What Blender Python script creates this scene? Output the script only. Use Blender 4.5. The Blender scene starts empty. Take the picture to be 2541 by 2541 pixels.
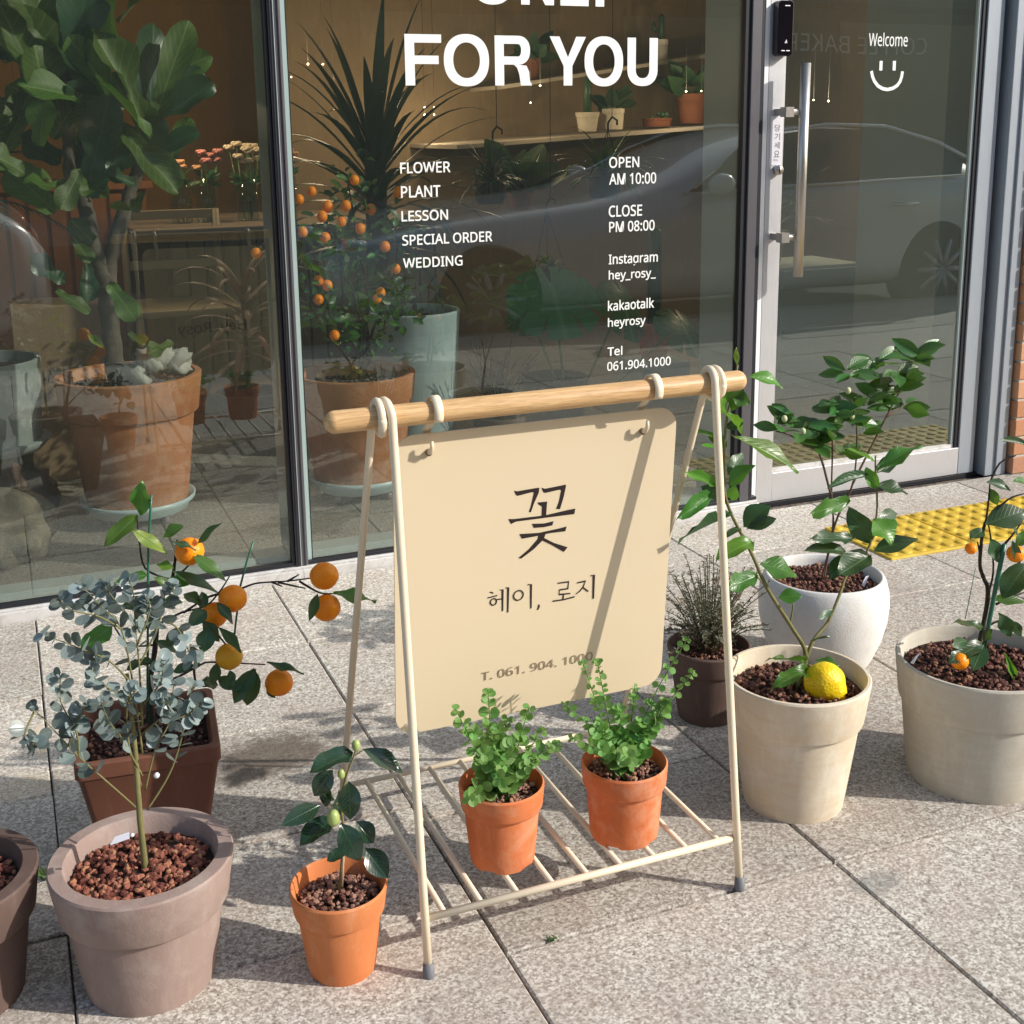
import bpy, bmesh, math, random
from mathutils import Vector, Matrix, noise
R_=math.radians
SC=bpy.context.scene
COL=SC.collection
# ---------------------------------------------------------------- camera, sky, sun, exposure
cam=bpy.data.cameras.new('camera'); co=bpy.data.objects.new('camera',cam); COL.objects.link(co)
co.matrix_world=Matrix(((0.923374,0.094810,-0.372010,0),(-0.383692,0.195886,-0.902446,0),(-0.012689,0.976033,0.217254,1.2),(0,0,0,1)))
cam.lens=43.571; cam.sensor_width=36; cam.shift_y=-0.1069; cam.clip_start=.05; cam.clip_end=400
SC.camera=co
SUN_EL,SUN_AZ=29.5,35.0            # light travels towards -X,+Y
W=bpy.data.worlds.new('World'); SC.world=W; W.use_nodes=True
nt=W.node_tree; bg=nt.nodes['Background']; sky=nt.nodes.new('ShaderNodeTexSky'); sky.sky_type='NISHITA'
sky.sun_disc=False; sky.sun_elevation=R_(SUN_EL); sky.sun_rotation=R_(90+SUN_AZ); sky.air_density=1.2; sky.dust_density=1.6
nt.links.new(sky.outputs[0],bg.inputs[0]); bg.inputs[1].default_value=.15
sl=bpy.data.lights.new('sun','SUN'); sl.energy=3.9; sl.angle=R_(.5); sl.color=(1,.945,.86)
so=bpy.data.objects.new('sun',sl); COL.objects.link(so)
sd=Vector((-math.cos(R_(SUN_AZ))*math.cos(R_(SUN_EL)),math.sin(R_(SUN_AZ))*math.cos(R_(SUN_EL)),-math.sin(R_(SUN_EL))))
so.rotation_euler=sd.to_track_quat('-Z','Y').to_euler(); so.location=(4,-4,6)
vs=SC.view_settings; vs.view_transform='Standard'; vs.look='None'; vs.exposure=.30; vs.gamma=1; vs.use_curve_mapping=False
try:
    SC.cycles.max_bounces=10; SC.cycles.transparent_max_bounces=24; SC.cycles.glossy_bounces=4; SC.cycles.use_denoising=True
except Exception: pass
rnd=random.Random(7)
# ---------------------------------------------------------------- materials
def mat(name,col=(.5,.5,.5),rough=.6,metal=0,spec=.5,**k):
    m=bpy.data.materials.new(name); m.use_nodes=True; b=m.node_tree.nodes['Principled BSDF']
    b.inputs['Base Color'].default_value=(*col,1); b.inputs['Roughness'].default_value=rough
    b.inputs['Metallic'].default_value=metal; b.inputs['Specular IOR Level'].default_value=spec
    for a,v in k.items(): b.inputs[a.replace('_',' ')].default_value=v
    return m
def nn(m,t,**k):
    n=m.node_tree.nodes.new('ShaderNode'+t)
    for a,v in k.items():
        if a in n.inputs: n.inputs[a].default_value=v
        else: setattr(n,a,v)
    return n
def lk(m,a,b): m.node_tree.links.new(a,b)
def ramp(m,fac,stops):
    r=nn(m,'ValToRGB'); e=r.color_ramp.elements
    while len(e)<len(stops): e.new(.5)
    for i,(p,c) in enumerate(stops): e[i].position=p; e[i].color=(*c,1)
    lk(m,fac,r.inputs[0]); return r.outputs[0]
def mixc(m,f,a,b,mode='MIX'):
    n=nn(m,'Mix',data_type='RGBA',blend_type=mode)
    for s,v in ((n.inputs[0],f),(n.inputs[6],a),(n.inputs[7],b)):
        if hasattr(v,'is_linked'): lk(m,v,s)
        elif isinstance(v,tuple): s.default_value=(*v,1)
        else: s.default_value=v
    return n.outputs[2]
def coord(m,kind='Object'):
    if kind=='Position': return nn(m,'NewGeometry').outputs['Position']
    return nn(m,'TexCoord').outputs[kind]
def noi(m,vec,scale,detail=4,rough=.55,dist=0):
    n=nn(m,'TexNoise'); n.inputs['Scale'].default_value=scale; n.inputs['Detail'].default_value=detail; n.inputs['Roughness'].default_value=rough; n.inputs['Distortion'].default_value=dist
    if vec is not None: lk(m,vec,n.inputs['Vector'])
    return n.outputs['Fac']
def bump(m,h,strength=.3,dist=.002):
    b=nn(m,'Bump'); b.inputs['Strength'].default_value=strength; b.inputs['Distance'].default_value=dist
    lk(m,h,b.inputs['Height']); lk(m,b.outputs[0],m.node_tree.nodes['Principled BSDF'].inputs['Normal'])
def setc(m,c): lk(m,c,m.node_tree.nodes['Principled BSDF'].inputs['Base Color'])
def setr(m,c): lk(m,c,m.node_tree.nodes['Principled BSDF'].inputs['Roughness'])
def orand(m): return nn(m,'ObjectInfo').outputs['Random']
def mapr(m,v,a,b,c=0,d=1):
    n=nn(m,'MapRange'); n.inputs[1].default_value=c; n.inputs[2].default_value=d; n.inputs[3].default_value=a; n.inputs[4].default_value=b; lk(m,v,n.inputs[0]); return n.outputs[0]
def hsv(m,col,h=None,s=None,v=None):
    n=nn(m,'HueSaturation'); lk(m,col,n.inputs['Color'])
    for i,x in (('Hue',h),('Saturation',s),('Value',v)):
        if x is not None:
            if hasattr(x,'is_linked'): lk(m,x,n.inputs[i])
            else: n.inputs[i].default_value=x
    return n.outputs[0]
def clay(name,c1,c2,rough=.85,scale=9,bm=.25,bloom=None,streak=False):
    m=mat(name,c1,rough,spec=.25); p=coord(m,'Position')
    f=noi(m,p,scale,5,.6,.6); col=ramp(m,f,[(.3,c1),(.72,c2)])
    if streak:
        mp=nn(m,'Mapping'); lk(m,p,mp.inputs[0]); mp.inputs['Scale'].default_value=(6,6,38); mp.inputs['Rotation'].default_value=(0,.25,0)
        s=noi(m,mp.outputs[0],1.4,4,.6,1.5); col=mixc(m,ramp(m,s,[(.47,(0,0,0)),(.60,(.75,.75,.75))]),col,streak)
    if bloom:
        b=noi(m,p,14,5,.65,.3); col=mixc(m,ramp(m,b,[(.5,(0,0,0)),(.66,(.75,.75,.75))]),col,bloom)
    dk=noi(m,p,5,5,.7,1.2); col=mixc(m,ramp(m,dk,[(.56,(0,0,0)),(.7,(.22,.22,.22))]),col,tuple(x*.62 for x in c1)); mp3=nn(m,'Mapping'); lk(m,p,mp3.inputs[0]); mp3.inputs['Scale'].default_value=(26,26,5); col=mixc(m,ramp(m,noi(m,mp3.outputs[0],1.6,4,.7),[(.52,(0,0,0)),(.72,(.3,.3,.3))]),col,tuple(min(.9,x*1.35+.03) for x in c2))
    sps=noi(m,p,190,2,.5); col=mixc(m,ramp(m,sps,[(.72,(0,0,0)),(.77,(.4,.4,.4))]),col,tuple(x*.5 for x in c1))
    fine=noi(m,p,420,3,.6); col=mixc(m,mapr(m,fine,0,.22),col,(c1[0]*.5,c1[1]*.5,c1[2]*.5))
    setc(m,col); bump(m,noi(m,p,260,4,.6),bm,.0015); return m
M={}
def granite(name,k=1.0,far=False):
    m=mat(name,(.4,.38,.35),.75,spec=.3); p=coord(m,'Position'); rd=orand(m)
    sh=nn(m,'VectorMath',operation='ADD'); cb=nn(m,'CombineXYZ'); lk(m,mapr(m,rd,0,17),cb.inputs[2]); lk(m,p,sh.inputs[0]); lk(m,cb.outputs[0],sh.inputs[1]); q=sh.outputs[0]
    v1=nn(m,'TexVoronoi',feature='F1'); v1.inputs['Scale'].default_value=280; lk(m,q,v1.inputs['Vector'])
    sp=nn(m,'SeparateColor'); lk(m,v1.outputs['Color'],sp.inputs[0])
    n1=noi(m,q,120,4,.7,.5)
    ad=nn(m,'Math',operation='MULTIPLY_ADD'); ad.inputs[1].default_value=.33; lk(m,sp.outputs[0],ad.inputs[0]); lk(m,n1,ad.inputs[2])
    c=ramp(m,ad.outputs[0],[(.36,(.15*k,.12*k,.098*k)),(.52,(.325*k,.285*k,.24*k)),(.66,(.45*k,.41*k,.35*k)),(.84,(.72*k,.69*k,.62*k))])
    big=noi(m,q,7,3,.6); c=mixc(m,ramp(m,big,[(.4,(0,0,0)),(.75,(.4,.4,.4))]),c,(.42*k,.31*k,.26*k),'MIX')
    stain=noi(m,p,2.3,5,.7,1.0); c=mixc(m,ramp(m,stain,[(.54,(0,0,0)),(.74,(.34,.34,.34))]),c,(.20*k,.175*k,.155*k)); rust=noi(m,p,5.5,4,.7,1.4); c=mixc(m,ramp(m,rust,[(.62,(0,0,0)),(.78,(.30,.30,.30))]),c,(.36*k,.25*k,.14*k)); grit=noi(m,p,900,1,.5); c=mixc(m,ramp(m,grit,[(.70,(0,0,0)),(.76,(.5,.5,.5))]),c,(.09*k,.08*k,.07*k))
    for (sx,sy,rx,ry,cc,st) in ((.41,2.245,.125,.085,(.11*k,.08*k,.058*k),.80),(.33,2.19,.06,.05,(.14*k,.11*k,.085*k),.6),(-.012,2.50,.012,.075,(.62*k,.50*k,.34*k),.7),(-.05,2.32,.07,.06,(.42*k,.33*k,.2*k),.4),(1.22,1.43,.05,.03,(.2*k,.21*k,.2*k),.5)):
        mpx=nn(m,'Mapping',vector_type='POINT'); lk(m,p,mpx.inputs[0]); mpx.inputs['Location'].default_value=(-sx/rx,-sy/ry,0); mpx.inputs['Scale'].default_value=(1/rx,1/ry,0)
        ln=nn(m,'VectorMath',operation='LENGTH'); lk(m,mpx.outputs[0],ln.inputs[0]); ax=nn(m,'Math',operation='MULTIPLY_ADD'); lk(m,noi(m,p,32,4,.7),ax.inputs[0]); ax.inputs[1].default_value=1.5; lk(m,ln.outputs['Value'],ax.inputs[2])
        c=mixc(m,mapr(m,ax.outputs[0],st,0,1.35,1.95),c,cc)
    c=hsv(m,c,None,.95,mapr(m,rd,.82,1.10))
    setc(m,c); bump(m,ad.outputs[0],.35,.0012); return m
M['granite']=granite('flamed_granite')
M['granite_in']=granite('polished_floor_stone',.62); M['granite_in'].node_tree.nodes['Principled BSDF'].inputs['Roughness'].default_value=.35
m=mat('joint_dirt',(.06,.045,.035),.95); setc(m,ramp(m,noi(m,coord(m,'Position'),60,4),[(.35,(.065,.052,.042)),(.7,(.26,.21,.165))])); M['joint']=m
def brushed(name,c,r=.32,metal=.9,sx=(3,3,260)):
    m=mat(name,c,r,metal); mp=nn(m,'Mapping'); lk(m,coord(m,'Position'),mp.inputs[0]); mp.inputs['Scale'].default_value=sx
    f=noi(m,mp.outputs[0],6,3,.6); setr(m,mapr(m,f,r*.8,r*1.35)); setc(m,ramp(m,f,[(.3,tuple(x*.9 for x in c)),(.7,c)])); return m
M['alu']=brushed('silver_aluminium',(.62,.62,.64),.42,.55,(120,120,4))
M['alu_shade']=brushed('shade_toned_blue_grey_frame',(.36,.40,.45),.45,.35,(120,120,4))  # silver aluminium with the hinge-side shade painted in as a darker, bluer tone
M['alu_white']=brushed('bright_aluminium_edge',(.90,.92,.94),.45,.1,(120,120,4))
M['alu_sill']=brushed('pale_sill_aluminium',(.68,.67,.66),.5,.35,(3,120,120))
m=M['alu_sill']; p=coord(m,'Position'); b_=m.node_tree.nodes['Principled BSDF']; setc(m,mixc(m,ramp(m,noi(m,p,18,5,.75,1.0),[(.45,(0,0,0)),(.68,(.55,.55,.55))]),(.68,.67,.66),(.36,.32,.26)))
M['alu_in']=mat('inner_frame_grey_green',(.42,.48,.48),.5,.2)
M['steel']=brushed('brushed_stainless_steel',(.52,.49,.45),.36,1,(150,150,5))
M['dark']=brushed('dark_bronze_frame',(.135,.13,.145),.4,.5,(150,150,4))
M['rubber']=mat('black_rubber_gasket',(.008,.009,.014),.5)
M['spacer']=mat('pane_spacer_pale_green',(.42,.55,.53),.4,.3)
# glazing: two reflecting faces per pane
def glass(name,tint=(.68,.72,.68),refl=3.6,dust=.045):
    m=bpy.data.materials.new(name); m.use_nodes=True; n=m.node_tree; n.nodes.clear()
    o=n.nodes.new('ShaderNodeOutputMaterial'); t=n.nodes.new('ShaderNodeBsdfTransparent'); t.inputs[0].default_value=(*tint,1)
    g=n.nodes.new('ShaderNodeBsdfGlossy'); g.inputs['Roughness'].default_value=.0; g.inputs[0].default_value=(.9,1,.97,1)
    f=n.nodes.new('ShaderNodeFresnel'); f.inputs[0].default_value=1.5
    k=n.nodes.new('ShaderNodeMath'); k.operation='MULTIPLY'; k.inputs[1].default_value=refl; k.use_clamp=True
    x=n.nodes.new('ShaderNodeMixShader')
    nz=n.nodes.new('ShaderNodeTexNoise'); nz.inputs['Scale'].default_value=1.6; nz.inputs['Detail'].default_value=1
    ge=n.nodes.new('ShaderNodeNewGeometry'); mr=n.nodes.new('ShaderNodeMapRange'); mr.inputs[3].default_value=1.5; mr.inputs[4].default_value=1/1.5; n.links.new(ge.outputs['Backfacing'],mr.inputs[0]); n.links.new(mr.outputs[0],f.inputs[0]); n.links.new(ge.outputs['Position'],nz.inputs['Vector'])
    bp=n.nodes.new('ShaderNodeBump'); bp.inputs['Strength'].default_value=.25; bp.inputs['Distance'].default_value=.004; n.links.new(nz.outputs[0],bp.inputs['Height']); n.links.new(bp.outputs[0],g.inputs['Normal'])
    n.links.new(f.outputs[0],k.inputs[0]); n.links.new(k.outputs[0],x.inputs[0]); n.links.new(t.outputs[0],x.inputs[1]); n.links.new(g.outputs[0],x.inputs[2]); d=n.nodes.new('ShaderNodeBsdfDiffuse'); d.inputs[0].default_value=(.50,.62,.56,1); y=n.nodes.new('ShaderNodeMixShader'); y.inputs[0].default_value=dust; n.links.new(x.outputs[0],y.inputs[1]); n.links.new(d.outputs[0],y.inputs[2]); n.links.new(y.outputs[0],o.inputs[0]); return m
M['glass']=glass('window_glass',(.78,.81,.76),dust=.020,refl=3.3); M['glassd']=glass('door_glass',(.72,.76,.72),dust=.042,refl=3.9); M['vase']=glass('vase_glass',(.8,.85,.8),1,0)
M['vinyl']=mat('white_vinyl',(.86,.88,.86),.5)
M['ink']=mat('dark_brown_print',(.016,.007,.007),.6); M['ink2']=mat('grey_brown_print',(.25,.185,.115),.6); M['inkg']=mat('grey_sticker_ink',(.22,.2,.22),.5)
m=mat('cream_powder_coat',(.80,.68,.50),.42); bump(m,noi(m,coord(m,'Position'),700,2),.12,.0005); M['cream']=m
m=mat('cream_sign_panel',(.74,.62,.43),.62,spec=.3); p=coord(m,'Position'); setc(m,mixc(m,mapr(m,noi(m,p,650,3,.7),0,.35),(.75,.625,.43),(.64,.52,.35))); bump(m,noi(m,p,900,2),.15,.0004); M['panel']=m
m=mat('oiled_oak_bar',(.55,.33,.15),.42); mp=nn(m,'Mapping'); lk(m,coord(m,'Position'),mp.inputs[0]); mp.inputs['Scale'].default_value=(5,160,160)
f=noi(m,mp.outputs[0],1,5,.65,.4); mp2=nn(m,'Mapping'); lk(m,coord(m,'Position'),mp2.inputs[0]); mp2.inputs['Scale'].default_value=(22,420,420)
c=ramp(m,f,[(.3,(.50,.29,.12)),(.55,(.68,.44,.21)),(.75,(.78,.55,.30))]); c=mixc(m,ramp(m,noi(m,mp2.outputs[0],1.3,3,.7),[(.48,(0,0,0)),(.62,(.55,.55,.55))]),c,(.36,.19,.08)); setc(m,c); bump(m,f,.2,.0006); M['oak']=m
M['cap']=mat('grey_rubber_cap',(.16,.165,.18),.6)
M['terra']=clay('terracotta_small',(.58,.18,.06),(.66,.24,.09),.72,9,.2,(.72,.36,.2))
M['terra2']=clay('terracotta_weathered',(.60,.15,.045),(.70,.22,.085),.8,12,.25,(.72,.34,.2))
M['terra_shade']=clay('shade_toned_shelf_terracotta',(.17,.062,.032),(.22,.085,.045),.8,6,.2)  # terracotta darkened so the colour carries the backlit shade on the wall shelves
M['terra3']=clay('terracotta_large_indoor',(.42,.17,.07),(.52,.23,.11),.8,6,.2,(.55,.33,.22))
M['taupe']=clay('taupe_clay',(.30,.215,.185),(.37,.275,.24),.9,7,.3,(.42,.34,.30))
M['umber']=clay('dark_umber_clay',(.115,.075,.062),(.15,.10,.085),.8,8,.2)
M['brownsq']=clay('brown_glazed_clay',(.165,.068,.042),(.20,.085,.055),.5,7,.08)
M['beige']=clay('beige_sandstone_clay',(.68,.57,.42),(.74,.64,.50),.85,6,.25,(.80,.72,.60),(.70,.56,.38))
M['greige']=clay('greige_sandstone_clay',(.50,.45,.36),(.56,.51,.42),.8,5,.2,(.60,.56,.48),(.56,.52,.44))
M['whitepot']=clay('rough_white_cement',(.72,.70,.66),(.80,.79,.77),.92,30,.5)
M['bluepot']=clay('blue_grey_fibre_clay',(.40,.52,.54),(.47,.58,.60),.8,10,.25,(.42,.5,.5))
M['slatepot']=clay('slate_grey_fibre_clay',(.22,.255,.25),(.28,.32,.31),.75,9,.3,(.42,.47,.46))
M['plastic']=mat('pale_blue_plastic',(.46,.60,.63),.35)
M['soil']=clay('dark_soil',(.035,.02,.014),(.075,.04,.028),.95,90,.8)
def lava(name,a,b,c):
    m=mat(name,a,.9,spec=.15); at=nn(m,'Attribute',attribute_name='tone'); f=at.outputs['Fac']
    col=ramp(m,f,[(.05,a),(.45,b),(.8,c),(1,(.50,.27,.15))]); col=mixc(m,mapr(m,noi(m,coord(m,'Position'),500,3,.7),0,.5),col,tuple(x*.45 for x in a)); setc(m,col); bump(m,noi(m,coord(m,'Position'),650,3,.7),.7,.0015); return m
M['lava']=lava('red_lava_gravel',(.13,.045,.035),(.32,.115,.08),(.48,.20,.125))
M['lava2']=lava('dark_lava_gravel',(.075,.032,.028),(.17,.075,.06),(.30,.155,.12))
M['lava3']=lava('pink_brown_gravel',(.14,.06,.048),(.31,.155,.12),(.46,.28,.21))
M['greyrock']=lava('grey_gravel',(.06,.055,.05),(.14,.13,.12),(.25,.24,.22))
def leafm(name,a,b,vein,rough=.38,tr=.3,hue=.03,val=(.7,1.25),trc=None,sheen=.5):
    m=mat(name,a,rough,spec=sheen); N=m.node_tree; bs=N.nodes['Principled BSDF']; out=[n for n in N.nodes if n.type=='OUTPUT_MATERIAL'][0]
    uv=nn(m,'UVMap'); s=nn(m,'SeparateXYZ'); lk(m,uv.outputs[0],s.inputs[0])
    av=nn(m,'Math',operation='ABSOLUTE'); sb=nn(m,'Math',operation='SUBTRACT'); sb.inputs[1].default_value=.5; lk(m,s.outputs[1],sb.inputs[0]); lk(m,sb.outputs[0],av.inputs[0])
    mid=mapr(m,av.outputs[0],1,0,0.0,.035)
    w=nn(m,'Math',operation='MULTIPLY_ADD'); lk(m,s.outputs[0],w.inputs[0]); w.inputs[1].default_value=9; w2=nn(m,'Math',operation='MULTIPLY'); w2.inputs[1].default_value=-6; lk(m,av.outputs[0],w2.inputs[0]); lk(m,w2.outputs[0],w.inputs[2])
    fr=nn(m,'Math',operation='FRACT'); lk(m,w.outputs[0],fr.inputs[0]); fa=nn(m,'Math',operation='PINGPONG'); fa.inputs[1].default_value=.5; lk(m,fr.outputs[0],fa.inputs[0]); sv=mapr(m,fa.outputs[0],.5,0,0,.12)
    mx=nn(m,'Math',operation='MAXIMUM'); lk(m,mid,mx.inputs[0]); lk(m,sv,mx.inputs[1]); mx.use_clamp=True
    base=ramp(m,noi(m,coord(m,'Position'),28,3),[(.3,a),(.7,b)])
    rd=orand(m); base=hsv(m,base,mapr(m,rd,.5-hue,.5+hue),None,mapr(m,rd,val[0],val[1]))
    c=mixc(m,mx.outputs[0],base,vein); lk(m,c,bs.inputs['Base Color'])
    b=nn(m,'Bump'); b.inputs['Strength'].default_value=.35; b.inputs['Distance'].default_value=.0012; b.invert=True; lk(m,mx.outputs[0],b.inputs['Height']); lk(m,b.outputs[0],bs.inputs['Normal'])
    if tr:
        t=nn(m,'BsdfTranslucent'); tc=mixc(m,.65,c,trc or (.20,.42,.03)); lk(m,tc,t.inputs[0]); x=nn(m,'MixShader'); x.inputs[0].default_value=tr; lk(m,bs.outputs[0],x.inputs[1]); lk(m,t.outputs[0],x.inputs[2]); lk(m,x.outputs[0],out.inputs[0])
    return m
M['citrus']=leafm('citrus_leaf',(.042,.125,.018),(.068,.18,.025),(.12,.22,.06),.34,.30)
M['citrus_lime']=leafm('young_citrus_leaf',(.085,.21,.022),(.12,.28,.03),(.2,.36,.08),.33,.38)
M['citrus_dark']=leafm('dark_citrus_leaf',(.022,.062,.022),(.035,.085,.03),(.07,.13,.05),.36,.16)
M['citrus_yel']=leafm('yellowing_leaf',(.30,.34,.05),(.16,.24,.04),(.05,.13,.02),.45,.25)
M['camel']=leafm('camellia_leaf',(.012,.034,.018),(.018,.048,.024),(.03,.075,.035),.17,.06,.02,(.8,1.2),None,.7)
M['camel2']=leafm('camellia_leaf_green',(.034,.10,.022),(.06,.15,.03),(.09,.18,.06),.28,.2)
M['euc']=leafm('eucalyptus_leaf',(.15,.195,.185),(.225,.285,.28),(.24,.30,.29),.28,.15,.04,(.30,1.55),(.2,.3,.22))
M['herb']=leafm('herb_leaf',(.13,.28,.055),(.19,.37,.09),(.25,.43,.15),.5,.3,.02,(.75,1.25),(.25,.5,.08))
M['fig']=leafm('fig_leaf',(.050,.098,.012),(.075,.14,.018),(.17,.25,.08),.5,.22,.02,(.55,1.35))
M['figd']=leafm('fig_leaf_dark',(.022,.062,.026),(.03,.085,.035),(.06,.12,.06),.36,.12)
M['indoor']=leafm('indoor_leaf',(.03,.085,.025),(.045,.12,.035),(.06,.14,.05),.4,.2)
M['drac']=leafm('dracaena_leaf',(.014,.038,.022),(.02,.055,.03),(.02,.055,.03),.4,.08)
M['redleaf']=leafm('red_leaf',(.07,.022,.022),(.10,.035,.03),(.12,.05,.04),.4,.2,.02,(.7,1.3),(.3,.06,.03))
M['monst']=leafm('monstera_leaf',(.045,.18,.065),(.06,.23,.085),(.12,.32,.14),.3,.15)
M['needle']=leafm('fine_needle_leaf',(.11,.125,.075),(.17,.17,.11),(.17,.17,.11),.6,.1)
M['bud']=mat('green_bud',(.34,.42,.13),.4); M['budp']=mat('pale_bud',(.55,.58,.33),.5)
M['bark_green']=clay('green_olive_bark',(.16,.15,.055),(.24,.22,.10),.6,30,.3)
M['bark_brown']=clay('brown_twig_bark',(.10,.068,.045),(.16,.11,.07),.7,30,.4)
M['bark_dark']=clay('dark_twig_bark',(.035,.028,.02),(.06,.05,.035),.7,30,.4)
M['bark_grey']=clay('grey_trunk_bark',(.085,.07,.055),(.16,.135,.11),.85,22,.9)
M['stem_green']=mat('green_stem',(.10,.20,.04),.5)
M['stake']=mat('green_plastic_stake',(.025,.13,.075),.35); M['bamboo']=mat('bamboo_stick',(.45,.30,.2),.6)
def fruit(name,a,b,scale=300,st=.5,rough=.42):
    m=mat(name,a,rough,spec=.4); setc(m,ramp(m,noi(m,coord(m,'Object'),30,3),[(.3,a),(.75,b)])); v=nn(m,'TexVoronoi'); v.inputs['Scale'].default_value=scale; lk(m,coord(m,'Position'),v.inputs[0]); bump(m,v.outputs[0],st,.0012); m.node_tree.nodes['Principled BSDF'].inputs['Subsurface Weight'].default_value=.35; m.node_tree.nodes['Principled BSDF'].inputs['Subsurface Scale'].default_value=.02; return m
M['orange']=fruit('orange_peel',(.95,.24,.002),(.98,.34,.004)); M['orange_y']=fruit('yellow_orange_peel',(.85,.36,.008),(.58,.36,.02))
M['lemon']=fruit('lemon_peel',(.86,.60,.008),(.90,.68,.02),220,.6)
M['tag']=mat('white_plant_tag',(.75,.74,.80),.4)
m=mat('yellow_tactile_rubber',(.62,.40,.025),.6); setc(m,ramp(m,noi(m,coord(m,'Position'),22,5,.7),[(.35,(.50,.32,.03)),(.55,(.66,.44,.03)),(.75,(.72,.55,.12))])); bump(m,noi(m,coord(m,'Position'),300,3),.3,.001); M['yellow']=m
def brickm():
    m=mat('orange_brick',(.45,.2,.1),.9,spec=.2); rd=orand(m); p=coord(m,'Position')
    c=ramp(m,rd,[(0,(.40,.155,.07)),(.4,(.50,.22,.11)),(.75,(.56,.29,.16)),(1,(.33,.13,.075))]); c=mixc(m,mapr(m,noi(m,p,70,5,.7),0,.55),c,(.6,.4,.27)); setc(m,c); bump(m,noi(m,p,140,5,.7),.6,.002); return m
M['brick']=brickm(); M['mortar']=clay('pale_mortar',(.52,.50,.44),(.60,.58,.53),.95,40,.5)
M['asphalt']=clay('asphalt',(.045,.045,.047),(.07,.07,.07),.9,60,.6)
M['kerb']=clay('kerb_concrete',(.30,.29,.27),(.38,.37,.35),.9,20,.4)
def flatm(n,c,r=.7,**k): return mat(n,c,r,**k)
M['ochre']=clay('ochre_wall_paint',(.50,.28,.055),(.54,.31,.07),.9,3,.05)
M['ochre2']=clay('beige_wall_paint',(.23,.175,.11),(.26,.20,.13),.9,3,.05)
M['wallg']=flatm('grey_white_wall',(.36,.39,.36),.8); M['cabw']=flatm('blue_white_cabinet',(.42,.52,.56),.5)
M['shelfw']=flatm('white_shelf',(.36,.32,.26),.6); M['ceil']=flatm('ceiling_white',(.5,.46,.4),.9)
M['woodo']=clay('orange_pine',(.24,.095,.03),(.30,.13,.045),.6,5,.1); M['woodl']=clay('light_slat_wood',(.20,.15,.09),(.25,.19,.12),.7,5,.1); M['woodd']=flatm('dark_wood',(.06,.03,.015),.5)
M['chairw']=flatm('cream_chair_paint',(.30,.24,.14),.5); M['cardb']=flatm('cardboard',(.22,.15,.085),.9)
M['concrete']=clay('rendered_wall',(.20,.19,.18),(.26,.25,.235),.9,4,.2); M['facade_dark']=clay('dark_shop_panel',(.055,.052,.05),(.08,.075,.07),.6,6,.1)
M['letter']=flatm('sign_letter',(.8,.8,.76),.5)
M['car']=mat('silver_car_paint',(.74,.76,.78),.22,.15,.6,Coat_Weight=1.0,Coat_Roughness=.04); M['carglass']=mat('dark_car_glass',(.02,.022,.025),.06,0,.8)
M['tyre']=mat('tyre_rubber',(.02,.02,.02),.8); M['rim']=mat('alloy_rim',(.4,.4,.42),.3,.9); M['chrome']=mat('chrome_trim',(.8,.8,.8),.1,1); M['lampred']=mat('tail_lamp_red',(.35,.02,.02),.15)
m=mat('lit_bulb',(1,.8,.5),.5); m.node_tree.nodes['Principled BSDF'].inputs['Emission Color'].default_value=(1,.78,.5,1); m.node_tree.nodes['Principled BSDF'].inputs['Emission Strength'].default_value=5; M['bulb']=m
M['black']=mat('glossy_black_plastic',(.006,.004,.007),.12,0,.7); M['blackm']=mat('matt_black',(.015,.015,.015),.6)
M['petal']=mat('cream_petals',(.62,.52,.36),.8); M['petal2']=mat('peach_petals',(.6,.32,.16),.8); M['petal3']=mat('pink_petals',(.42,.16,.13),.8)
M['drift']=clay('bleached_driftwood',(.32,.33,.31),(.52,.53,.50),.9,16,.8); M['driftd']=clay('dark_driftwood',(.06,.035,.025),(.13,.08,.055),.85,14,.8); M['rock']=clay('mossy_rock',(.12,.10,.075),(.20,.17,.125),.95,14,1.0,(.26,.23,.17))
M['weed']=leafm('weed_leaf',(.05,.09,.02),(.08,.13,.03),(.08,.13,.03),.6,.2)
# ---------------------------------------------------------------- helpers
LOC={}
def tag(o,label=None,cat=None,group=None,kind=None):
    if label: o['label']=label
    if cat: o['category']=cat
    if group: o['group']=group
    if kind: o['kind']=kind
    return o
def thing(name,label,cat,loc,group=None):
    o=bpy.data.objects.new(name,None); o.empty_display_size=.05; COL.objects.link(o); o.location=loc; LOC[o.name]=Vector(loc); return tag(o,label,cat,group)
def link(o,parent):
    COL.objects.link(o)
    if parent is not None:
        o.parent=parent
        if parent.name in LOC: o.matrix_parent_inverse=Matrix.Translation(-LOC[parent.name])
    return o
def mk(name,V,F,m,parent=None,smooth=False,uv=None,tone=None):
    me=bpy.data.meshes.new(name); me.from_pydata([tuple(v) for v in V],[],F)
    if smooth: me.polygons.foreach_set('use_smooth',[True]*len(F))
    if uv:
        l=me.uv_layers.new(name='UVMap')
        for p in me.polygons:
            for i,li in enumerate(p.loop_indices): l.data[li].uv=uv[me.loops[li].vertex_index]
    if tone:
        a=me.attributes.new('tone','FLOAT','POINT'); a.data.foreach_set('value',tone)
    me.materials.append(m); me.update()
    return link(bpy.data.objects.new(name,me),parent)
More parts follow.
